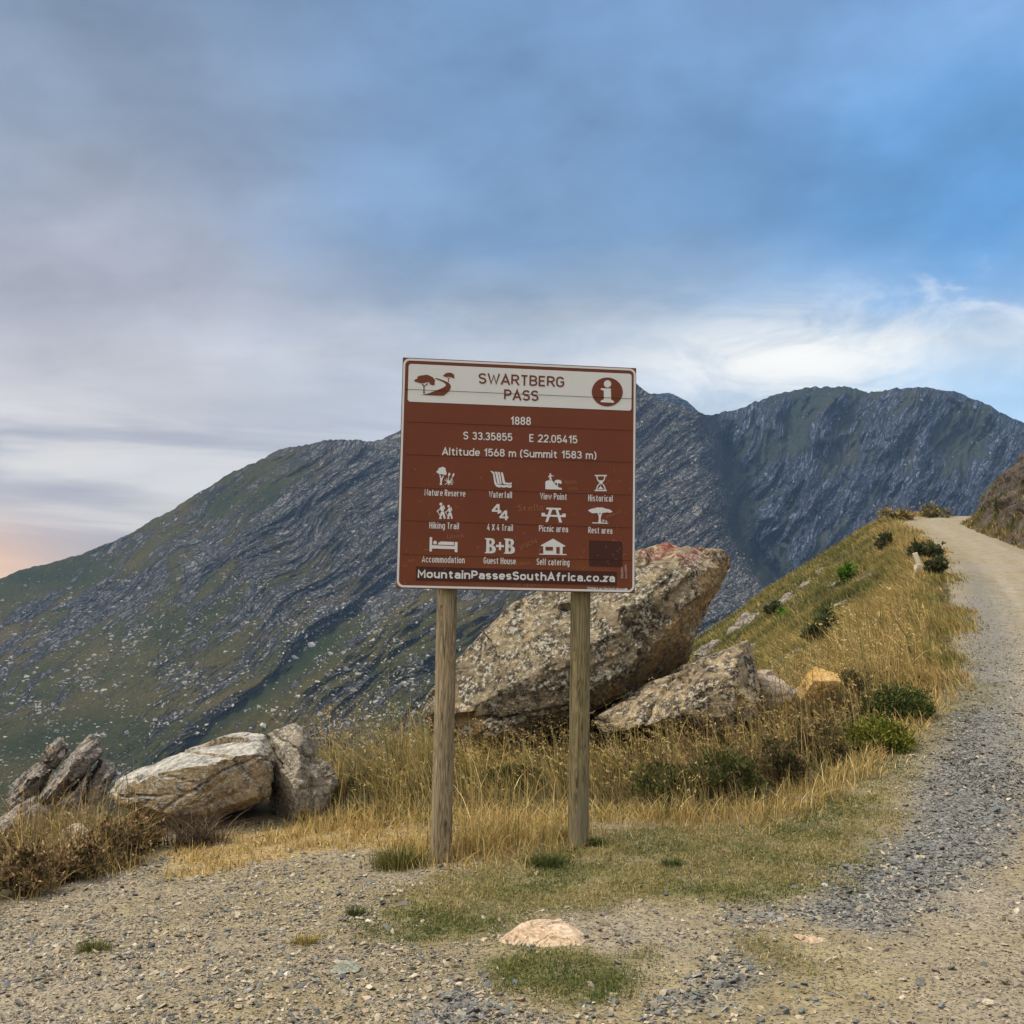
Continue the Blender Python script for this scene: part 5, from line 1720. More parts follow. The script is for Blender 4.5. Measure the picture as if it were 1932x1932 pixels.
    dens *= .30 + .70 * sstep(nz, -.3, .2)
    ok = (r.random(len(x)) < dens * .60) & near_rock(x, y)
    x, y, rr, e, nz, rd = x[ok], y[ok], rr[ok], e[ok], nz[ok], rd[ok]
    n = len(x)
    pos = P3(x, y, ground_z(x, y) - .03)
    h = (.22 + .10 * r.random(n)) * (1 + .5 * nz) * (1 + .35 * sstep(-e, -2, 0)) * (.25 + .75 * sstep(-rd + .6 * nz, -.3, 1.4))
    g = r.random(n) * .8 + 1.1 * fbm(P3(x / 3.2, y / 3.2, 22), 3) + .42 * (1 - sstep(e, .0, 2.0)) - .20 + .5 * fbm(P3(x / .8, y / .8, 44), 2)
    col = np.where((g > .52)[:, None], pick(GOLD, n, r), np.where((g > .02)[:, None], pick(OLIVE, n, r) * np.array([1.35, 1.45, 1.2]), pick(GREEN, n, r) * 1.1))
    br = r.random(n) < .10
    col = np.where(br[:, None], pick(BROWN, n, r), col)
    az = r.normal(math.pi, .6, n)
    lean = np.abs(r.normal(.55, .3, n))
    w = np.clip(.0011 * rr, .01, .07) * r.uniform(.6, 1.3, n)
    V, F, c, tp = strips(pos, h, w, az, lean, col, r, lv=(0, .5, 1.0), tip=pick(GOLD, n, r) * .35 + col * .65)
    parts_hill.append((V, F, c))
    stuff('hillside_grass', 'windswept grass covering the slope that drops away left of the road', 'grass', parts_hill, LEAF)
    # --- short trampled lawn
    x, y, rr = polar(520000, r, 3.9, 11.5, -14, 30)
    nz = .30 * fbm(P3(x / .42, y / .42, 1), 4, .6)
    m = np.maximum.reduce([sstep(poly_sd(x, y, LAWN1) + nz, -.22, .18) ** 1.5, sstep(poly_sd(x, y, LAWN2) + nz * .8, -.15, .14) ** 1.4, .35 * sstep(poly_sd(x, y, LAWN3) + nz, -.1, .2), .7 * sstep(poly_sd(x, y, VERGE) + nz, -.1, .15)])
    m *= .34 + .66 * sstep(fbm(P3(x / .20, y / .20, 31), 3), -.35, .15)
    ok = r.random(len(x)) < m * .75
    x, y, rr = x[ok], y[ok], rr[ok]
    n = len(x)
    pos = P3(x, y, ground_z(x, y) - .004)
    pn = fbm(P3(x / .55, y / .55, 41), 3)
    front = sstep(poly_sd(x, y, LAWN2), -.1, .05)
    h = .022 * np.exp(r.normal(0, .35, n)) * (1 + .4 * pn)
    g = r.random(n) * .7 + pn * .9 - .12 - .22 * front - .30 * np.exp(-((x + .55) / .45) ** 2 - ((y - 5.3) / .35) ** 2)
    col = np.where((g > .30)[:, None], pick(DRYL, n, r), np.where((g > .0)[:, None], pick(OLIVE, n, r) * 1.15, pick(GREEN, n, r)))
    V, F, c, tp = strips(pos, h, np.clip(.0008 * rr, .003, .01) * r.uniform(.7, 1.3, n), r.uniform(0, 6.28, n), np.abs(r.normal(.8, .5, n)), col, r, lv=(0, .5, 1.0))
    stuff('short_grass', 'short trampled green and yellow grass in patches round the sign posts', 'grass', [(V, F, c)], LEAF)
    # --- dry yellow grass on the ground left of the sign, and loose tufts at the foot of the tall grass
    x, y, rr = polar(260000, r, 5.6, 13, -25, 26)
    nz = .2 * fbm(P3(x / .4, y / .4, 51), 3)
    fr = np.interp(x, FRX, FRY)
    a = sstep(poly_sd(x, y, STRAW) + nz, -.1, .12) * sstep(fbm(P3(x / .3, y / .3, 8), 2), -.35, .15)
    edge = np.exp(-((y - fr + .08 + nz) / .28) ** 2) * (x > -1.7) * (x < 5.4) * .7
    foot = .9 * np.exp(-((x + .25) / .42) ** 2 - ((y - 6.75) / .35) ** 2) + .6 * np.exp(-((x - .1) / .5) ** 2 - ((y - 7.0) / .5) ** 2) + .5 * np.exp(-((x + 1.2) / .5) ** 2 - ((y - 8.0) / .5) ** 2)
    lf = sstep(poly_sd(x, y, SHRUBL) + nz, -.2, .2)
    m = np.maximum.reduce([a, edge, foot, lf * .8])
    ok = (r.random(len(x)) < m * .5) & near_rock(x, y)
    x, y, rr, lf, edge, foot = x[ok], y[ok], rr[ok], lf[ok], edge[ok], foot[ok]
    n = len(x)
    pos = P3(x, y, ground_z(x, y) - .01)
    h = (.05 + .13 * np.maximum(foot, edge) + .22 * lf) * np.exp(r.normal(0, .4, n))
    col = pick(GOLD, n, r)
    q = r.random(n)
    col = np.where(((lf > .5) & (q < .6))[:, None], pick(BROWN, n, r), col)
    col = np.where((q > .84)[:, None], pick(OLIVE, n, r), col)
    V, F, c, tp = strips(pos, h, np.clip(.0008 * rr, .003, .01) * r.uniform(.7, 1.3, n), r.uniform(0, 6.28, n), np.abs(r.normal(.5, .35, n)), col, r)
    sd = (lf > .5) & (r.random(n) < .3)
    az0 = r.uniform(0, 6.28, sd.sum())
    stuff('dry_grass', 'dry straw coloured grass on the gravel edge left of the sign', 'grass', [(V, F, c), seed_heads(tp[sd], az0, h[sd], pick(BROWN + GOLD, sd.sum(), r), r, 5, .009, .3)], LEAF)


def shrub(name, label, bx, by, wpx, hpx, pal, n, leaf=0.03, seed=0, cat='shrub', upright=.4, stem=(0.06, 0.045, 0.03), dist=None, squash=.8, twiggy=0.0):
    """foliage of small leaves in uneven clumps round a fan of stems, on the ground at a measured spot"""
    r = np.random.default_rng(seed)
    g = gpt(bx, by)
    if g is None: g = at(bx, by, dist or 30)
    D = g[1]
    W, H = wpx / FPX * D, hpx / FPX * D
    base = np.array([g[0], g[1] + W * .25, 0])
    base[2] = ground_z(base[0], base[1]) - .02
    root = empty(name, tuple(base))
    tag(root, label, cat)
    k = max(9, int(n / 130))
    a = r.uniform(0, 6.28, k)
    rr = np.sqrt(r.random(k)) * W * .47
    cc = np.stack([rr * np.cos(a), rr * np.sin(a) * squash, H * (.26 + .62 * r.random(k)) * (1 - .55 * (rr / (W * .5)) ** 2)], 1)
    cr = W * r.uniform(.07, .22, k)
    # stems from the root to every clump
    m = k * 5
    idx = np.repeat(np.arange(k), 5)
    tgt = cc[idx] + r.normal(0, 1, (m, 3)) * cr[idx][:, None] * .45
    p0 = r.normal(0, .04, (m, 3)) * np.array([W, W, 0])
    t = np.linspace(0, 1, 5)
    mid = p0 + (tgt - p0) * .5 + np.array([0, 0, 1]) * H * .08 + r.normal(0, .05, (m, 3)) * W
    sw = max(.004, .00075 * D)
    c = ((1 - t) ** 2)[None, :, None] * p0[:, None] + (2 * t * (1 - t))[None, :, None] * mid[:, None] + (t ** 2)[None, :, None] * tgt[:, None]
    ang = r.uniform(0, 6.28, m)
    s = np.stack([np.cos(ang), np.sin(ang), 0 * ang], 1)[:, None] * (sw * (1.1 - .8 * t))[None, :, None]
    V = np.stack([c - s, c + s], 2)
    i = np.arange(m * 10).reshape(m, 5, 2)
    F = np.stack([i[:, :-1, 0], i[:, :-1, 1], i[:, 1:, 1], i[:, 1:, 0]], -1).reshape(-1, 4)
    me = fast_mesh('stems', V.reshape(-1, 3), F, np.full(len(F), 4), cols=np.tile(np.array(stem), (m * 10, 1)) * (1 + .25 * r.normal(size=(m, 1)).repeat(10, 0)).clip(.4, 1.8))
    link('stems', me, LEAF2, root)
    # leaves
    j = r.integers(0, k, n)
    u = r.normal(size=(n, 3))
    u /= np.linalg.norm(u, axis=1)[:, None]
    p = cc[j] + u * (cr[j] * r.random(n) ** .45)[:, None] * np.array([1, 1, .8])
    stray = r.random(n) < .14
    p[stray] += u[stray] * (cr[j[stray]] * r.uniform(.2, 1.1, stray.sum()))[:, None] + np.array([0, 0, .06]) * H
    ln = leaf * D / 10 * r.uniform(.6, 1.4, n)
    ok = p[:, 2] > -.01
    p, u, j, ln = p[ok], u[ok], j[ok], ln[ok]
    n = len(p)
    d = u * .6 + np.array([0, 0, upright]) + r.normal(0, .45, (n, 3))
    d /= np.linalg.norm(d, axis=1)[:, None]
    b = np.cross(d, r.normal(size=(n, 3)))
    b /= np.linalg.norm(b, axis=1)[:, None]
    wd = (ln * .24)[:, None]
    V = np.stack([p, p + d * ln[:, None] * .5 + b * wd, p + d * ln[:, None], p + d * ln[:, None] * .5 - b * wd], 1).reshape(-1, 3)
    tone = r.normal(1, .22, k).clip(.55, 1.5)
    col = pick(pal, n, r, .2) * tone[j][:, None]
    me = fast_mesh('foliage', V, np.arange(n * 4).reshape(n, 4), np.full(n, 4), cols=np.repeat(col, 4, 0))
    link('foliage', me, LEAF2, root)
    return root


DK = [(0.065, 0.078, 0.034), (0.085, 0.092, 0.040), (0.048, 0.058, 0.028), (0.125, 0.108, 0.05)]
LG = [(0.056, 0.080, 0.020), (0.042, 0.062, 0.018), (0.080, 0.10, 0.028), (0.10, 0.095, 0.035)]
BRT = [(0.11, 0.20, 0.022), (0.085, 0.16, 0.02)]
YG = [(0.13, 0.145, 0.025), (0.09, 0.115, 0.024), (0.20, 0.18, 0.03)]
GB = [(0.10, 0.125, 0.115), (0.075, 0.095, 0.085), (0.13, 0.15, 0.13)]
BR2 = [(0.25, 0.165, 0.085), (0.18, 0.115, 0.06), (0.34, 0.235, 0.12), (0.11, 0.078, 0.042)]
_bu = [gpt(1706, 1362), gpt(1668, 1418), gpt(1200, 1430)]
BUSHES = [(_bu[0][0], _bu[0][1] + .2, .40), (_bu[1][0], _bu[1][1] + .2, .36), (_bu[2][0], _bu[2][1], .3)]
build_grass()


def build_shrubs():
    shrub('shrub', 'rounded deep green shrub at the road edge, the upper of the two green mounds', 1706, 1362, 128, 62, LG, 9000, .034, 1)
    shrub('shrub', 'low yellow green flowering shrub just below the deep green one at the road edge', 1670, 1420, 132, 58, YG, 9000, .032, 2)
    shrub('shrub', 'grey blue leafed shrub in front of the leaning slab beside the right post', 1200, 1440, 90, 62, GB, 4000, .036, 3)
    shrub('shrub', 'dark bush behind the leaning white marker post', 1750, 1058, 46, 40, DK, 2200, .045, 4)
    shrub('shrub', 'dark bush at the road edge just right of the marker post', 1770, 1086, 34, 42, DK, 1600, .045, 5)
    shrub('shrub', 'small dark bush high on the grassy slope above the reddish slab', 1680, 1040, 38, 36, DK, 1200, .045, 6)
    shrub('shrub', 'bright lime green bush on the grassy slope left of the grey slab', 1596, 1100, 32, 40, BRT, 900, .04, 7)
    shrub('shrub', 'tiny lime green bush at the lower edge of the grassy slope', 1478, 1168, 16, 22, BRT, 350, .04, 8)
    shrub('shrub', 'dark green thicket in the middle of the grassy slope', 1556, 1214, 56, 72, DK + GREEN, 2000, .05, 9)
    shrub('shrub', 'dark bush beside the pale outcrop on the rim of the grassy slope', 1462, 1160, 24, 30, DK, 600, .05, 10)
    shrub('shrub', 'low golden scrub on the outer edge of the far road bend, nearer the grassy slope', 1696, 982, 70, 20, GOLD + OLIVE + BROWN, 900, .035, 11, dist=57)
    shrub('shrub', 'low olive scrub on the outer edge of the far road bend, nearer the rocky bank', 1764, 977, 54, 18, OLIVE + BROWN, 800, .035, 12, dist=60)
    MX = [(0.10, 0.095, 0.036), (0.075, 0.08, 0.028), (0.13, 0.105, 0.045), (0.15, 0.105, 0.055), (0.055, 0.06, 0.024)]
    for k, (x, y, w, h, lab) in enumerate(((1262, 1512, 120, 84, 'olive brown scrub bush directly right of the right post, below the leaning slab'), (1372, 1512, 130, 96, 'broad olive scrub bush below the right end of the leaning slab'),
                                           (1478, 1490, 120, 100, 'brownish scrub bush in the tall grass below the pale pinkish rock'), (1560, 1440, 100, 86, 'twiggy brown scrub bush in the tall grass below the orange rock'),
                                           (1606, 1330, 84, 66, 'greyish brown scrub bush between the orange rock and the deep green shrub'), (690, 1480, 80, 60, 'small dark olive scrub bush in the tall grass left of the left post'),
                                           (980, 1490, 90, 50, 'low dark scrub bush under the huge boulder between the two posts'))):
        shrub('scrub_bush', lab, x, y, w, h, MX + ([(.17, .12, .065), (.12, .09, .05)] if k in (2, 3, 4) else GREEN), 3000, .036, 60 + k, stem=(.13, .10, .06), upright=.9)
    # dry brown shrubs at the left edge
    for k, (x, y, w, h, lab) in enumerate(((30, 1700, 120, 110, 'dark brown dry shrub nearest the left corner'), (120, 1668, 120, 96, 'brown dry shrub right of the one in the left corner'),
                                           (196, 1640, 110, 92, 'russet dry shrub in front of the pale cream rock'), (250, 1612, 84, 74, 'twiggy brown shrub at the right end of the dry shrubs, near the tan boulder'),
                                           (20, 1632, 110, 70, 'golden brown dry shrub below the split rock pile at the left edge'))):
        shrub('dry_shrub', lab, x, y, w, h, BR2 + [(0.075, 0.075, 0.03)] + ([(0.30, .2, .09)] if k > 2 else []), 2300, .045, 20 + k, stem=(.12, .08, .05), upright=.7)
    # leafless bush in front of the tan boulder
    r = np.random.default_rng(91)
    g = gpt(385, 1600)
    n = 420
    p = np.stack([r.normal(0, .10, n), r.normal(0, .07, n), 0 * r.random(n)], 1)
    az = r.uniform(0, 6.28, n)
    V, F, c, tp = strips(p, r.uniform(.10, .34, n), np.full(n, .006), az, np.abs(r.normal(.9, .5, n)), pick([(0.05, 0.035, 0.025), (0.085, 0.06, 0.04), (0.19, 0.14, 0.09)], n, r), r, lv=(0, .25, .5, .75, 1.0))
    me = fast_mesh('dead_bush', V, F, np.full(len(F), 4), cols=c)
    base = np.array([g[0] - .1, g[1] + .12, 0]); base[2] = ground_z(base[0], base[1]) - .01
    tag(link('dead_bush', me, LEAF2, loc=tuple(base)), 'dead dark twiggy bush with bent stems in front of the tan boulder', 'bush')
    # single tufts on the bare ground
    for x, y, w, h, pal, n, lab in ((752, 1640, 96, 46, [OLIVE[1], GREEN[0], OLIVE[0], GREEN[2], GOLD[3]], 900, 'dense dark green grass tuft at the left foot of the left post'),
                                    (175, 1796, 58, 22, GREEN + OLIVE, 380, 'small green tuft alone on the gravel at the lower left'),
                                    (577, 1782, 52, 20, OLIVE + GOLD, 320, 'brownish tuft alone on the gravel left of the flat greenish stone'),
                                    (1268, 1634, 40, 16, GREEN, 260, 'little dark green tuft in the yellow grass right of the right post'),
                                    (672, 1728, 40, 20, DK + GREEN, 240, 'small dark plant on the gravel edge left of the short grass'),
                                    (1035, 1636, 84, 26, GREEN + LG, 520, 'fresh green grass tuft between the two posts, near the right post'),
                                    (1124, 1596, 36, 20, LG + GREEN, 240, 'fresh green grass tuft at the right foot of the right post'),
                                    (1070, 1586, 44, 40, GOLD + OLIVE, 260, 'golden grass tuft at the left foot of the right post')):
        g = gpt(x, y)
        D = g[1]
        W, H = w / FPX * D, h / FPX * D
        r = np.random.default_rng(int(x))
        p = np.stack([r.normal(0, W * .23, n), r.normal(0, W * .16, n), np.zeros(n)], 1)
        b = np.array([g[0], g[1] + W * .15, 0])
        b[2] = ground_z(b[0], b[1]) - .006
        az = np.arctan2(p[:, 1], p[:, 0]) + r.normal(0, .6, n)
        V, F, c, tp = strips(p, H * r.uniform(.5, 1.15, n), np.full(n, .0038), az, np.abs(r.normal(.5, .3, n)), pick(pal, n, r), r)
        me = fast_mesh('grass_tuft', V, F, np.full(len(F), 4), cols=c)
        tag(link('grass_tuft', me, LEAF, loc=tuple(b)), lab, 'grass tuft')


build_shrubs()


# ------------------------------------------------------------------ gravel
def build_gravel():
    r = np.random.default_rng(123)
    sh = stone_shapes(14, 17, (0.66, 0.30), 10)
    x, y, rr = polar(800000, r, 3.6, 24, -30, 31)
    nz = fbm(P3(x / .6, y / .6, 61), 3)
    n2 = fbm(P3(x / .18, y / .18, 66), 2)
    grey = np.maximum.reduce([sstep(poly_sd(x, y, GREY) + .3 * nz, -.2, .15), .8 * sstep(poly_sd(x, y, GREY2) + .2 * nz, -.1, .1), .7 * sstep(poly_sd(x, y, GREY3) + .2 * nz, -.1, .1)])
    lawn = np.maximum.reduce([sstep(poly_sd(x, y, q), -.1, .1) for q in (LAWN1, LAWN2)])
    rd = poly_sd(x, y, ROAD)
    band = np.exp(-((rd - .35) / .6) ** 2) * (y > 8) * (line_d(x, y, ROADL) < 2)
    fr = np.interp(x, FRX, FRY)
    bare = (y < fr) | (rd > -.3)
    out = (edge_sd(x, y) < -.2)
    sl = sstep(poly_sd(x, y, SHRUBL), .1, -.1)
    left = sstep(-x, -.8, .6) * (y < 8.2)
    dens = .26 + .95 * left * sstep(nz, -.6, .1) + .62 * grey + .45 * band + .15 * sstep(nz, 0, .4)
    dens = dens * (1 - .93 * lawn * (1 - grey)) * (1 - .8 * sstep(poly_sd(x, y, STRAW), -.05, .1)) * sl * (.4 + .6 * sstep(n2, -.3, .3))
    dens = np.where((rd > .8) & (y > 9), dens * .35, dens)
    dens = dens * (1 - .9 * sstep(rr, 12, 23))
    ok = bare & out & (r.random(len(x)) < dens * .62)
    x, y, rr, grey, band = x[ok], y[ok], rr[ok], np.maximum(grey, band)[ok], band[ok]
    n = len(x)
    L = np.exp(r.normal(math.log(.0112), .60, n)) * (1 + .62 * grey)
    L = np.clip(L, .0017 * rr, .06)
    pos = P3(x, y, ground_z(x, y) + L * .10 + .004 * (rr > 9))
    a = r.uniform(0, 6.28, n)
    tl = r.normal(0, .34, (n, 2))
    ax = np.stack([np.cos(a), np.sin(a), tl[:, 0]], 1)
    ay = np.stack([-np.sin(a), np.cos(a), tl[:, 1]], 1)
    az = np.cross(ax, ay)
    M = np.stack([ax * L[:, None], ay * L[:, None], az * L[:, None]], 1)
    gcol = np.array([(0.122, 0.120, 0.110), (0.175, 0.172, 0.157), (0.235, 0.228, 0.205), (0.082, 0.082, 0.079), (0.150, 0.152, 0.136)])
    tcol = np.array([(0.29, 0.235, 0.16), (0.24, 0.20, 0.14), (0.33, 0.275, 0.195), (0.19, 0.162, 0.12), (0.17, 0.165, 0.14), (0.38, 0.335, 0.25), (0.29, 0.225, 0.15), (0.13, 0.128, 0.118)])
    isg = r.random(n) < (.16 + .66 * grey)
    col = np.where(isg[:, None], gcol[r.integers(0, 5, n)], tcol[r.integers(0, 8, n)]) * (1 + r.normal(0, .15, (n, 1)))
    gm = stone_mat('loose_stone', 60)
    me = scatter(sh, pos, M, col.clip(.02, .8), r)
    tag(link('gravel', me, gm), 'loose tan and blue grey gravel spread over the lay-by and road edge', 'gravel', kind='stuff')
    # stones large enough to pick out
    def cr7(a, b): return crop(7)(a, b)
    def cr8(a, b): return crop(8)(a, b)
    def cr3(a, b): return ((a / 2.1467) / 1.29399, (2000 + b / 2.1467) / 1.29399)
    SG, SD, SW_, SC = (.155, .16, .15), (.075, .08, .09), (.62, .58, .50), (.46, .38, .27)
    one = [(cr3, 1515, 735, 44, (.12, .145, .15), 'smooth teal grey stone on the gravel above the flat greenish stone'), (cr3, 1632, 760, 36, (.05, .045, .055), 'almost black stone on the gravel beside the teal grey stone'),
           (cr3, 1500, 812, 52, SW_, 'small white stone on the gravel left of the flat greenish stone'), (cr3, 992, 618, 40, (.55, .36, .14), 'small orange stone alone on the gravel at the lower left'),
           (cr3, 232, 782, 52, (.035, .036, .042), 'black slaty stone in a hollow of the gravel at the far left'), (cr3, 790, 665, 62, (.06, .06, .07), 'thin dark slaty stone on the gravel between the two lone tufts'),
           (cr3, 1655, 1015, 60, (.16, .18, .165), 'greenish grey stone near the bottom edge left of the flat greenish stone'), (cr7, 205, 750, 62, (.52, .46, .36), 'cream stone at the gravel edge left of the short grass'),
           (cr7, 690, 1088, 58, (.60, .50, .36), 'cream stone left of the front grass patch'), (cr7, 522, 1050, 34, (.48, .26, .17), 'small salmon pink stone left of the front grass patch'),
           (cr7, 200, 1155, 66, (.44, .33, .24), 'pale pinkish stone below the flat greenish stone'), (cr7, 70, 1042, 66, (.11, .125, .135), 'blue grey stone leaning on the flat greenish stone'),
           (cr7, 980, 1072, 52, (.13, .14, .15), 'rounded blue grey stone on the left edge of the front grass patch'), (cr7, 832, 1086, 52, (.12, .13, .14), 'blue grey stone just left of the front grass patch'),
           (cr7, 545, 1228, 44, (.07, .08, .09), 'dark blue grey stone near the bottom edge left of the stone clump'), (cr7, 1075, 878, 36, (.17, .18, .16), 'grey chip on the grass in front of the flat cream rock'),
           (cr8, 1208, 468, 44, (.50, .42, .28), 'cream stone among the blue grey gravel right of the lawn'), (cr8, 1095, 706, 44, (.46, .36, .28), 'pinkish stone among the blue grey gravel above the streaked flat stone'),
           (cr8, 55, 610, 46, SD, 'dark stone on the lower edge of the yellow lawn'), (cr8, 348, 676, 60, SG, 'blue grey stone on bare ground just below the yellow lawn'),
           (cr8, 1512, 1200, 66, (.17, .185, .18), 'big blue grey stone on the bare road at the lower right'), (cr8, 1105, 1135, 52, (.16, .17, .17), 'blue grey stone on bare sand left of the big blue grey one'),
           (cr8, 555, 1270, 56, (.16, .165, .16), 'rounded grey stone at the very bottom edge, right of the front grass patch'), (cr8, 1785, 172, 74, (.10, .115, .12), 'dark flat stone on the road near its gravel edge')]
    grp = [([(cr7, 760, 1184, 52), (cr7, 832, 1195, 58), (cr7, 970, 1190, 66), (cr7, 786, 1220, 62), (cr7, 612, 1205, 44), (cr7, 800, 1258, 44)], 'blue grey stone in the clump at the bottom left of the front grass patch', 'stones clumped left of the front grass patch'),
           ([(cr7, 1330, 1190, 50), (cr7, 1366, 1178, 46), (cr7, 1508, 1176, 62), (cr7, 1486, 1244, 52), (cr7, 1740, 1160, 56), (cr7, 1698, 1206, 60), (cr7, 1745, 1236, 78), (cr7, 1806, 1122, 56), (cr7, 1636, 1266, 50)], 'blue grey stone in the clump at the bottom right of the front grass patch', 'stones clumped right of the front grass patch'),
           ([(cr8, 495, 995, 60), (cr8, 420, 1050, 74), (cr8, 330, 1086, 70), (cr8, 172, 1044, 58), (cr8, 268, 1000, 44), (cr8, 88, 1118, 50), (cr8, 200, 1155, 56)], 'blue grey stone in the string of stones between the lawn and the bottom edge', 'string of stones below the lawn'),
           ([(cr8, 770, 1222, 66), (cr8, 840, 1162, 56), (cr8, 690, 1230, 60), (cr8, 755, 1150, 48), (cr8, 720, 1090, 54), (cr8, 782, 1080, 52), (cr8, 846, 1100, 40)], 'blue grey stone in the small pile at the bottom right on bare sand', 'pile of stones on the bare sand'),
           ([(cr8, 1010, 465, 66), (cr8, 1150, 395, 70), (cr8, 950, 660, 54), (cr8, 605, 740, 56), (cr8, 555, 715, 50), (cr8, 730, 572, 60), (cr8, 1250, 440, 56), (cr8, 905, 655, 60)], 'larger blue grey stone at the edge of the gravel band beside the lawn', 'larger stones along the gravel band')]
    big = stone_shapes(14, 29, (0.75, 0.6), 13)
    cnt = [0]
    def put(cv, a, b, w, colr, lab, group=None):
        q = cv(a, b + w * .16)
        g = gpt(*q)
        if g is None: return
        k = cnt[0] % 14
        cnt[0] += 1
        W = w / 2.1467 / 1.29399 / FPX * g[1]
        v, f = big[k]
        bm = bmesh.new()
        vs = [bm.verts.new(p * W * 1.05) for p in v]
        for t in f: bm.faces.new([vs[i] for i in t])
        bmesh.ops.bevel(bm, geom=bm.edges[:], offset=W * .035, segments=1, affect='EDGES')
        me = bpy.data.meshes.new('stone')
        bm.to_mesh(me)
        bm.free()
        at_ = me.attributes.new('col', 'FLOAT_COLOR', 'POINT')
        j = 1 + .12 * math.sin(cnt[0] * 2.4)
        at_.data.foreach_set('color', np.tile(np.array([*[x * j for x in colr], 1.0], np.float32), len(me.vertices)))
        o = link('stone', me, gm, loc=(g[0], g[1] + W * .2, ground_z(g[0], g[1] + W * .2) + W * .13))
        o.rotation_euler = (0.15 * math.sin(cnt[0]), .2 * math.cos(cnt[0] * 1.7), cnt[0] * 1.1)
        tag(o, lab, 'stone', group)
    for cv, a, b, w, colr, lab in one: put(cv, a, b, w, colr, lab)
    for lst, lab, gname in grp:
        for cv, a, b, w in lst: put(cv, a, b, w, SG, lab, gname)


build_gravel()


# ------------------------------------------------------------------ rocks on the slope, marker post, bank above the road
def field_rock(name, label, x0, y0, x1, y1, ang, mat, seed, aspect=.38, cat='rock', dist=None, amp=.10):
    cx, cy = (x0 + x1) / 2, (y0 + y1) / 2
    g = gpt(cx, y1 - (y1 - y0) * .3)
    D = g[1] if g is not None else (dist or 35)
    if dist and g is None: pass
    p = at(cx, cy + .12 * (y1 - y0), D)
    px = D / FPX
    L = math.hypot(x1 - x0, y1 - y0) * px
    a = RT * math.cos(ang) + UPV * math.sin(ang)
    b = -RT * math.sin(ang) + UPV * math.cos(ang)
    r = np.random.default_rng(seed)
    q = r.normal(size=(26, 3))
    q /= np.linalg.norm(q, axis=1)[:, None]
    q = np.sign(q) * np.abs(q) ** .7
    pts = q[:, :1] * a * L * .52 + q[:, 1:2] * b * L * aspect * .5 + q[:, 2:] * FW * L * .4
    me = dense_hull([[tuple(v) for v in pts]], L / 42)
    carve(me, L * amp * .5, L * .35, tuple(b + .1), .9, seed)
    me.name = name
    o = link(name, me, mat, loc=tuple(p))
    tag(o, label, cat)
    return o


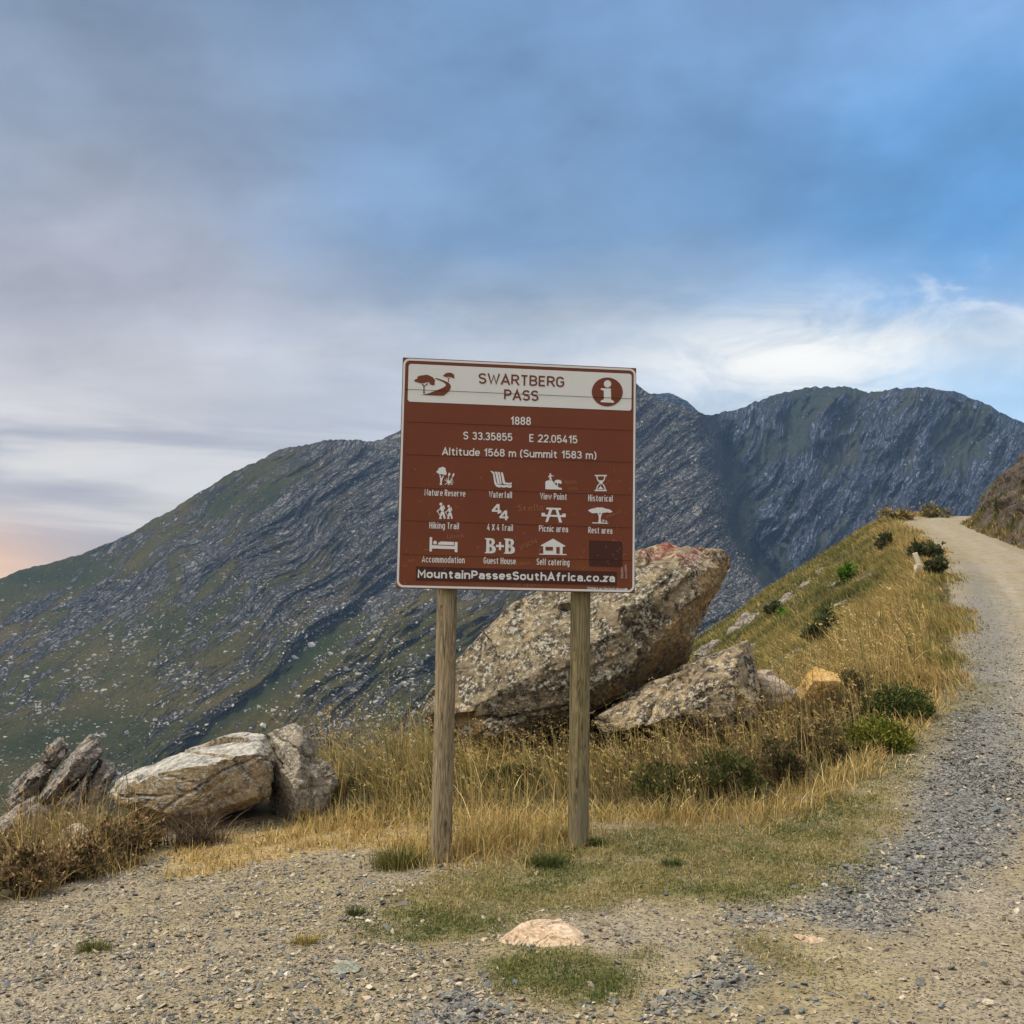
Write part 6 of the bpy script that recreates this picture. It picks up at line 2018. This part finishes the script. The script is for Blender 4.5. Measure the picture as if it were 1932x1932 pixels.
def build_slope():
    gs = rock_mat('slope_stone', (0.19, 0.165, 0.135), (0.30, 0.265, 0.215), (0.09, 0.08, 0.07), (0.47, 0.44, 0.38), None, .7, .4, .5)
    rs = rock_mat('reddish_slope_stone', (0.20, 0.105, 0.07), (0.30, 0.19, 0.13), (0.08, 0.05, 0.04), (0.35, 0.28, 0.22), None, .7, .3, .5)
    A = rad(33)
    field_rock('rock', 'pale grey slab lying on the grassy slope below the marker post', 1620, 1070, 1678, 1099, rad(24), gs, 1, .30)
    field_rock('rock', 'long reddish slab near the top of the grassy slope', 1620, 1030, 1662, 1057, A, rs, 2, .22)
    field_rock('rock', 'short reddish slab at the very top of the grassy slope beside the road bend', 1676, 1008, 1700, 1022, A, rs, 3, .3)
    field_rock('rock', 'pale outcrop on the lower rim of the grassy slope, largest of the rim rocks', 1462, 1112, 1508, 1150, rad(38), gs, 4, .45, dist=40)
    field_rock('rock', 'dark grey outcrop on the rim of the slope just above the leaning slab', 1372, 1150, 1436, 1196, rad(36), gs, 5, .36, dist=36)
    field_rock('rock', 'small grey outcrop highest on the rim of the grassy slope', 1538, 1068, 1560, 1084, rad(35), gs, 6, .4, dist=42)
    field_rock('rock', 'thin grey outcrop on the rim of the slope below the highest one', 1508, 1092, 1534, 1108, rad(38), gs, 7, .4, dist=40)
    field_rock('rock', 'pale broken rock low on the rim, right behind the top of the leaning slab', 1312, 1206, 1360, 1244, rad(30), gs, 8, .45, dist=16)
    field_rock('rock', 'long narrow tan rock in the golden grass above the orange rock', 1448, 1218, 1520, 1262, rad(32), gs, 9, .16)
    field_rock('rock', 'small white rock beside the dark green thicket on the slope', 1512, 1176, 1534, 1194, rad(5), gs, 10, .5)
    field_rock('rock', 'thin grey slab in the grass between the lime green bush and the rim', 1560, 1090, 1600, 1106, rad(20), gs, 11, .25)
    for k, (x, y, w, lab) in enumerate(((1650, 1150, 30, 'small half buried grey rock in the golden grass midway up the slope'), (1588, 1140, 26, 'small brown grey rock on the green part of the slope below the lime green bush'),
                                        (1700, 1210, 26, 'low tan rock in the golden grass near the road edge'), (1420, 1222, 40, 'tan rock just behind the top of the leaning slab, in the hillside grass'))):
        field_rock('rock', lab, x - w / 2, y - w * .3, x + w / 2, y + w * .3, rad(25), gs, 30 + k, .5)
    # marker post
    g = gpt(1733, 1083)
    D = g[1]
    base = np.array([g[0], g[1], ground_z(g[0], g[1]) - .05])
    root = empty('marker_post', tuple(base))
    tag(root, 'short pale leaning marker post on a concrete foot at the edge of the road', 'marker post')
    conc = plain_mat('pale_concrete', (0.47, 0.385, 0.27), .9, .2, 9, .3)
    pnt = plain_mat('old_cream_paint', (0.58, 0.53, 0.40), .7, .15, 12, .2)
    s = D / FPX
    w = 7.2 * s
    zt = 18 * s + .05
    me = box_mesh('foot', (-w * 1.05, -w, 0), (w * 1.0, w, zt), .02)
    for v in me.vertices:
        if v.co.z > zt * .6: v.co.x *= .82; v.co.y *= .82
        v.co.x += .012 * math.sin(v.co.z * 31 + v.co.y * 17)
    link('foot', me, conc, root)
    hp = 24 * s
    me = box_mesh('post', (-w * .53, -w * .53, zt * .9), (w * .53, w * .53, zt + hp), .012)
    for v in me.vertices:
        v.co.x += -.30 * (v.co.z - zt * .9) + .25 * w
        k = 1 - .12 * (v.co.z - zt) / hp
        v.co.y *= k
        if v.co.z > zt + hp * .8: v.co.z += (v.co.x) * .35
    link('post', me, pnt, root)
    # rocky bank on the uphill side of the road
    rm = rock_mat('bank_rock', (0.062, 0.046, 0.037), (0.115, 0.090, 0.070), (0.020, 0.017, 0.015), (0.19, 0.165, 0.135), (0.09, .05, .035), .8, .35, .75)
    line = np.array([(10.2, 12), (12.3, 17), (15.6, 28), (18.9, 39), (21.5, 47.2), (23.3, 52.6), (25.0, 55.4), (28.2, 57.2), (36, 58.0), (50, 60)])
    seg = np.r_[0, np.cumsum(np.hypot(*np.diff(line, axis=0).T))]
    t = np.concatenate([np.linspace(0, 30, 80)[:-1], np.linspace(30, 62, 330), np.linspace(62, seg[-1], 40)[1:]])
    bx, by = np.interp(t, seg, line[:, 0]), np.interp(t, seg, line[:, 1])
    k = np.hanning(15); k /= k.sum()
    tx, ty = np.gradient(bx), np.gradient(by)
    for _ in range(3):
        tx = np.convolve(np.pad(tx, 7, 'edge'), k, 'valid'); ty = np.convolve(np.pad(ty, 7, 'edge'), k, 'valid')
    ln = np.hypot(tx, ty)
    nx, ny = ty / ln, -tx / ln         # to the right, away from the road
    u = np.concatenate([np.linspace(-.5, 7, 150), np.linspace(7, 24, 30)[1:]])
    T, Uu = np.meshgrid(t, u, indexing='ij')
    prof = np.interp(u, [-.5, 0, .5, 1.2, 2.0, 3.0, 4.5, 7, 12, 24], [-.35, 0.02, .45, 1.5, 2.75, 3.8, 4.8, 6.0, 7.6, 9.5])
    x = bx[:, None] + nx[:, None] * Uu
    y = by[:, None] + ny[:, None] * Uu
    zb = ground_z(bx, by, False)
    z = zb[:, None] + prof[None] * (0.9 + 0.16 * fbm(P3(T / 6, 2.0), 2))
    q = P3(T / 2.6, Uu / 2.6, z / 2.6)
    wv = (z + .55 * T * .35 + .4 * fbm(P3(T / 3, Uu / 3), 2)) / .55
    rug = sstep(prof, .3, 1.4)[None]
    d = .42 * fbm(q, 4, .55) + .26 * rug * fbm(P3(wv, T * .25, Uu * .25), 3, .6) + .10 * ridged(q * 5, 3)
    x = x - nx[:, None] * d * rug * 1.3
    y = y - ny[:, None] * d * rug * 1.3
    z = z + .35 * d * sstep(prof, 0, .6)[None]
    f = grid_faces(len(t), len(u))
    n = len(t) * len(u)
    me = fast_mesh('rock_bank', P3(x, y, z).reshape(-1, 3), f, np.full(len(f), 4), smooth=True)
    tag(link('rock_bank', me, rm), 'steep dark brown rocky bank rising on the uphill side of the road bend', 'rock bank')
    # scrub on the bank
    r = np.random.default_rng(8)
    m = 26000
    i = r.integers(60, len(t) - 45, m)
    j = np.minimum((np.abs(r.normal(0, 32, m)) + 8).astype(int), len(u) - 2)
    pn = fbm(P3(t[i] / 1.3, u[j] / .9, 3), 3)
    ok = r.random(m) < np.where(u[j] < 1.0, sstep(pn, -.25, .25), sstep(pn, .05, .35) * .7)
    i, j = i[ok], j[ok]
    m = len(i)
    pos = P3(x[i, j], y[i, j], z[i, j] - .04)
    col = np.where((r.random(m) < .5)[:, None], pick(BROWN, m, r), np.where((r.random(m) < .55)[:, None], pick(OLIVE, m, r), pick(GOLD, m, r) * .8))
    col = np.where((pn[ok] > .3)[:, None], pick(GREEN, m, r), col)
    V, F, c, tp = strips(pos, r.uniform(.14, .36, m), r.uniform(.025, .05, m), r.uniform(0, 6.28, m), np.abs(r.normal(.6, .3, m)), col, r, lv=(0, .5, 1))
    stuff('bank_scrub', 'dry scrub and grass on the foot of the rocky bank', 'scrub', [(V, F, c)], LEAF)


build_slope()


# ------------------------------------------------------------------ air between here and the mountains
def build_haze():
    me = box_mesh('haze', (-1750, -450, -84.0), (1750, 1480, 420))
    m = bpy.data.materials.new('mountain_air')
    m.use_nodes = True
    N = Net(m.node_tree)
    N.n.clear()
    o = N.new('ShaderNodeOutputMaterial')
    v = N.new('ShaderNodeVolumePrincipled')
    v.inputs['Color'].default_value = (0.36, 0.60, 1.0, 1)
    v.inputs['Density'].default_value = HAZE
    v.inputs['Anisotropy'].default_value = 0.0
    N.l.new(v.outputs[0], o.inputs['Volume'])
    tag(link('haze', me, m), 'thin blue air between the viewpoint and the far mountains', 'haze', kind='stuff')


HAZE = 0.00014
build_haze()
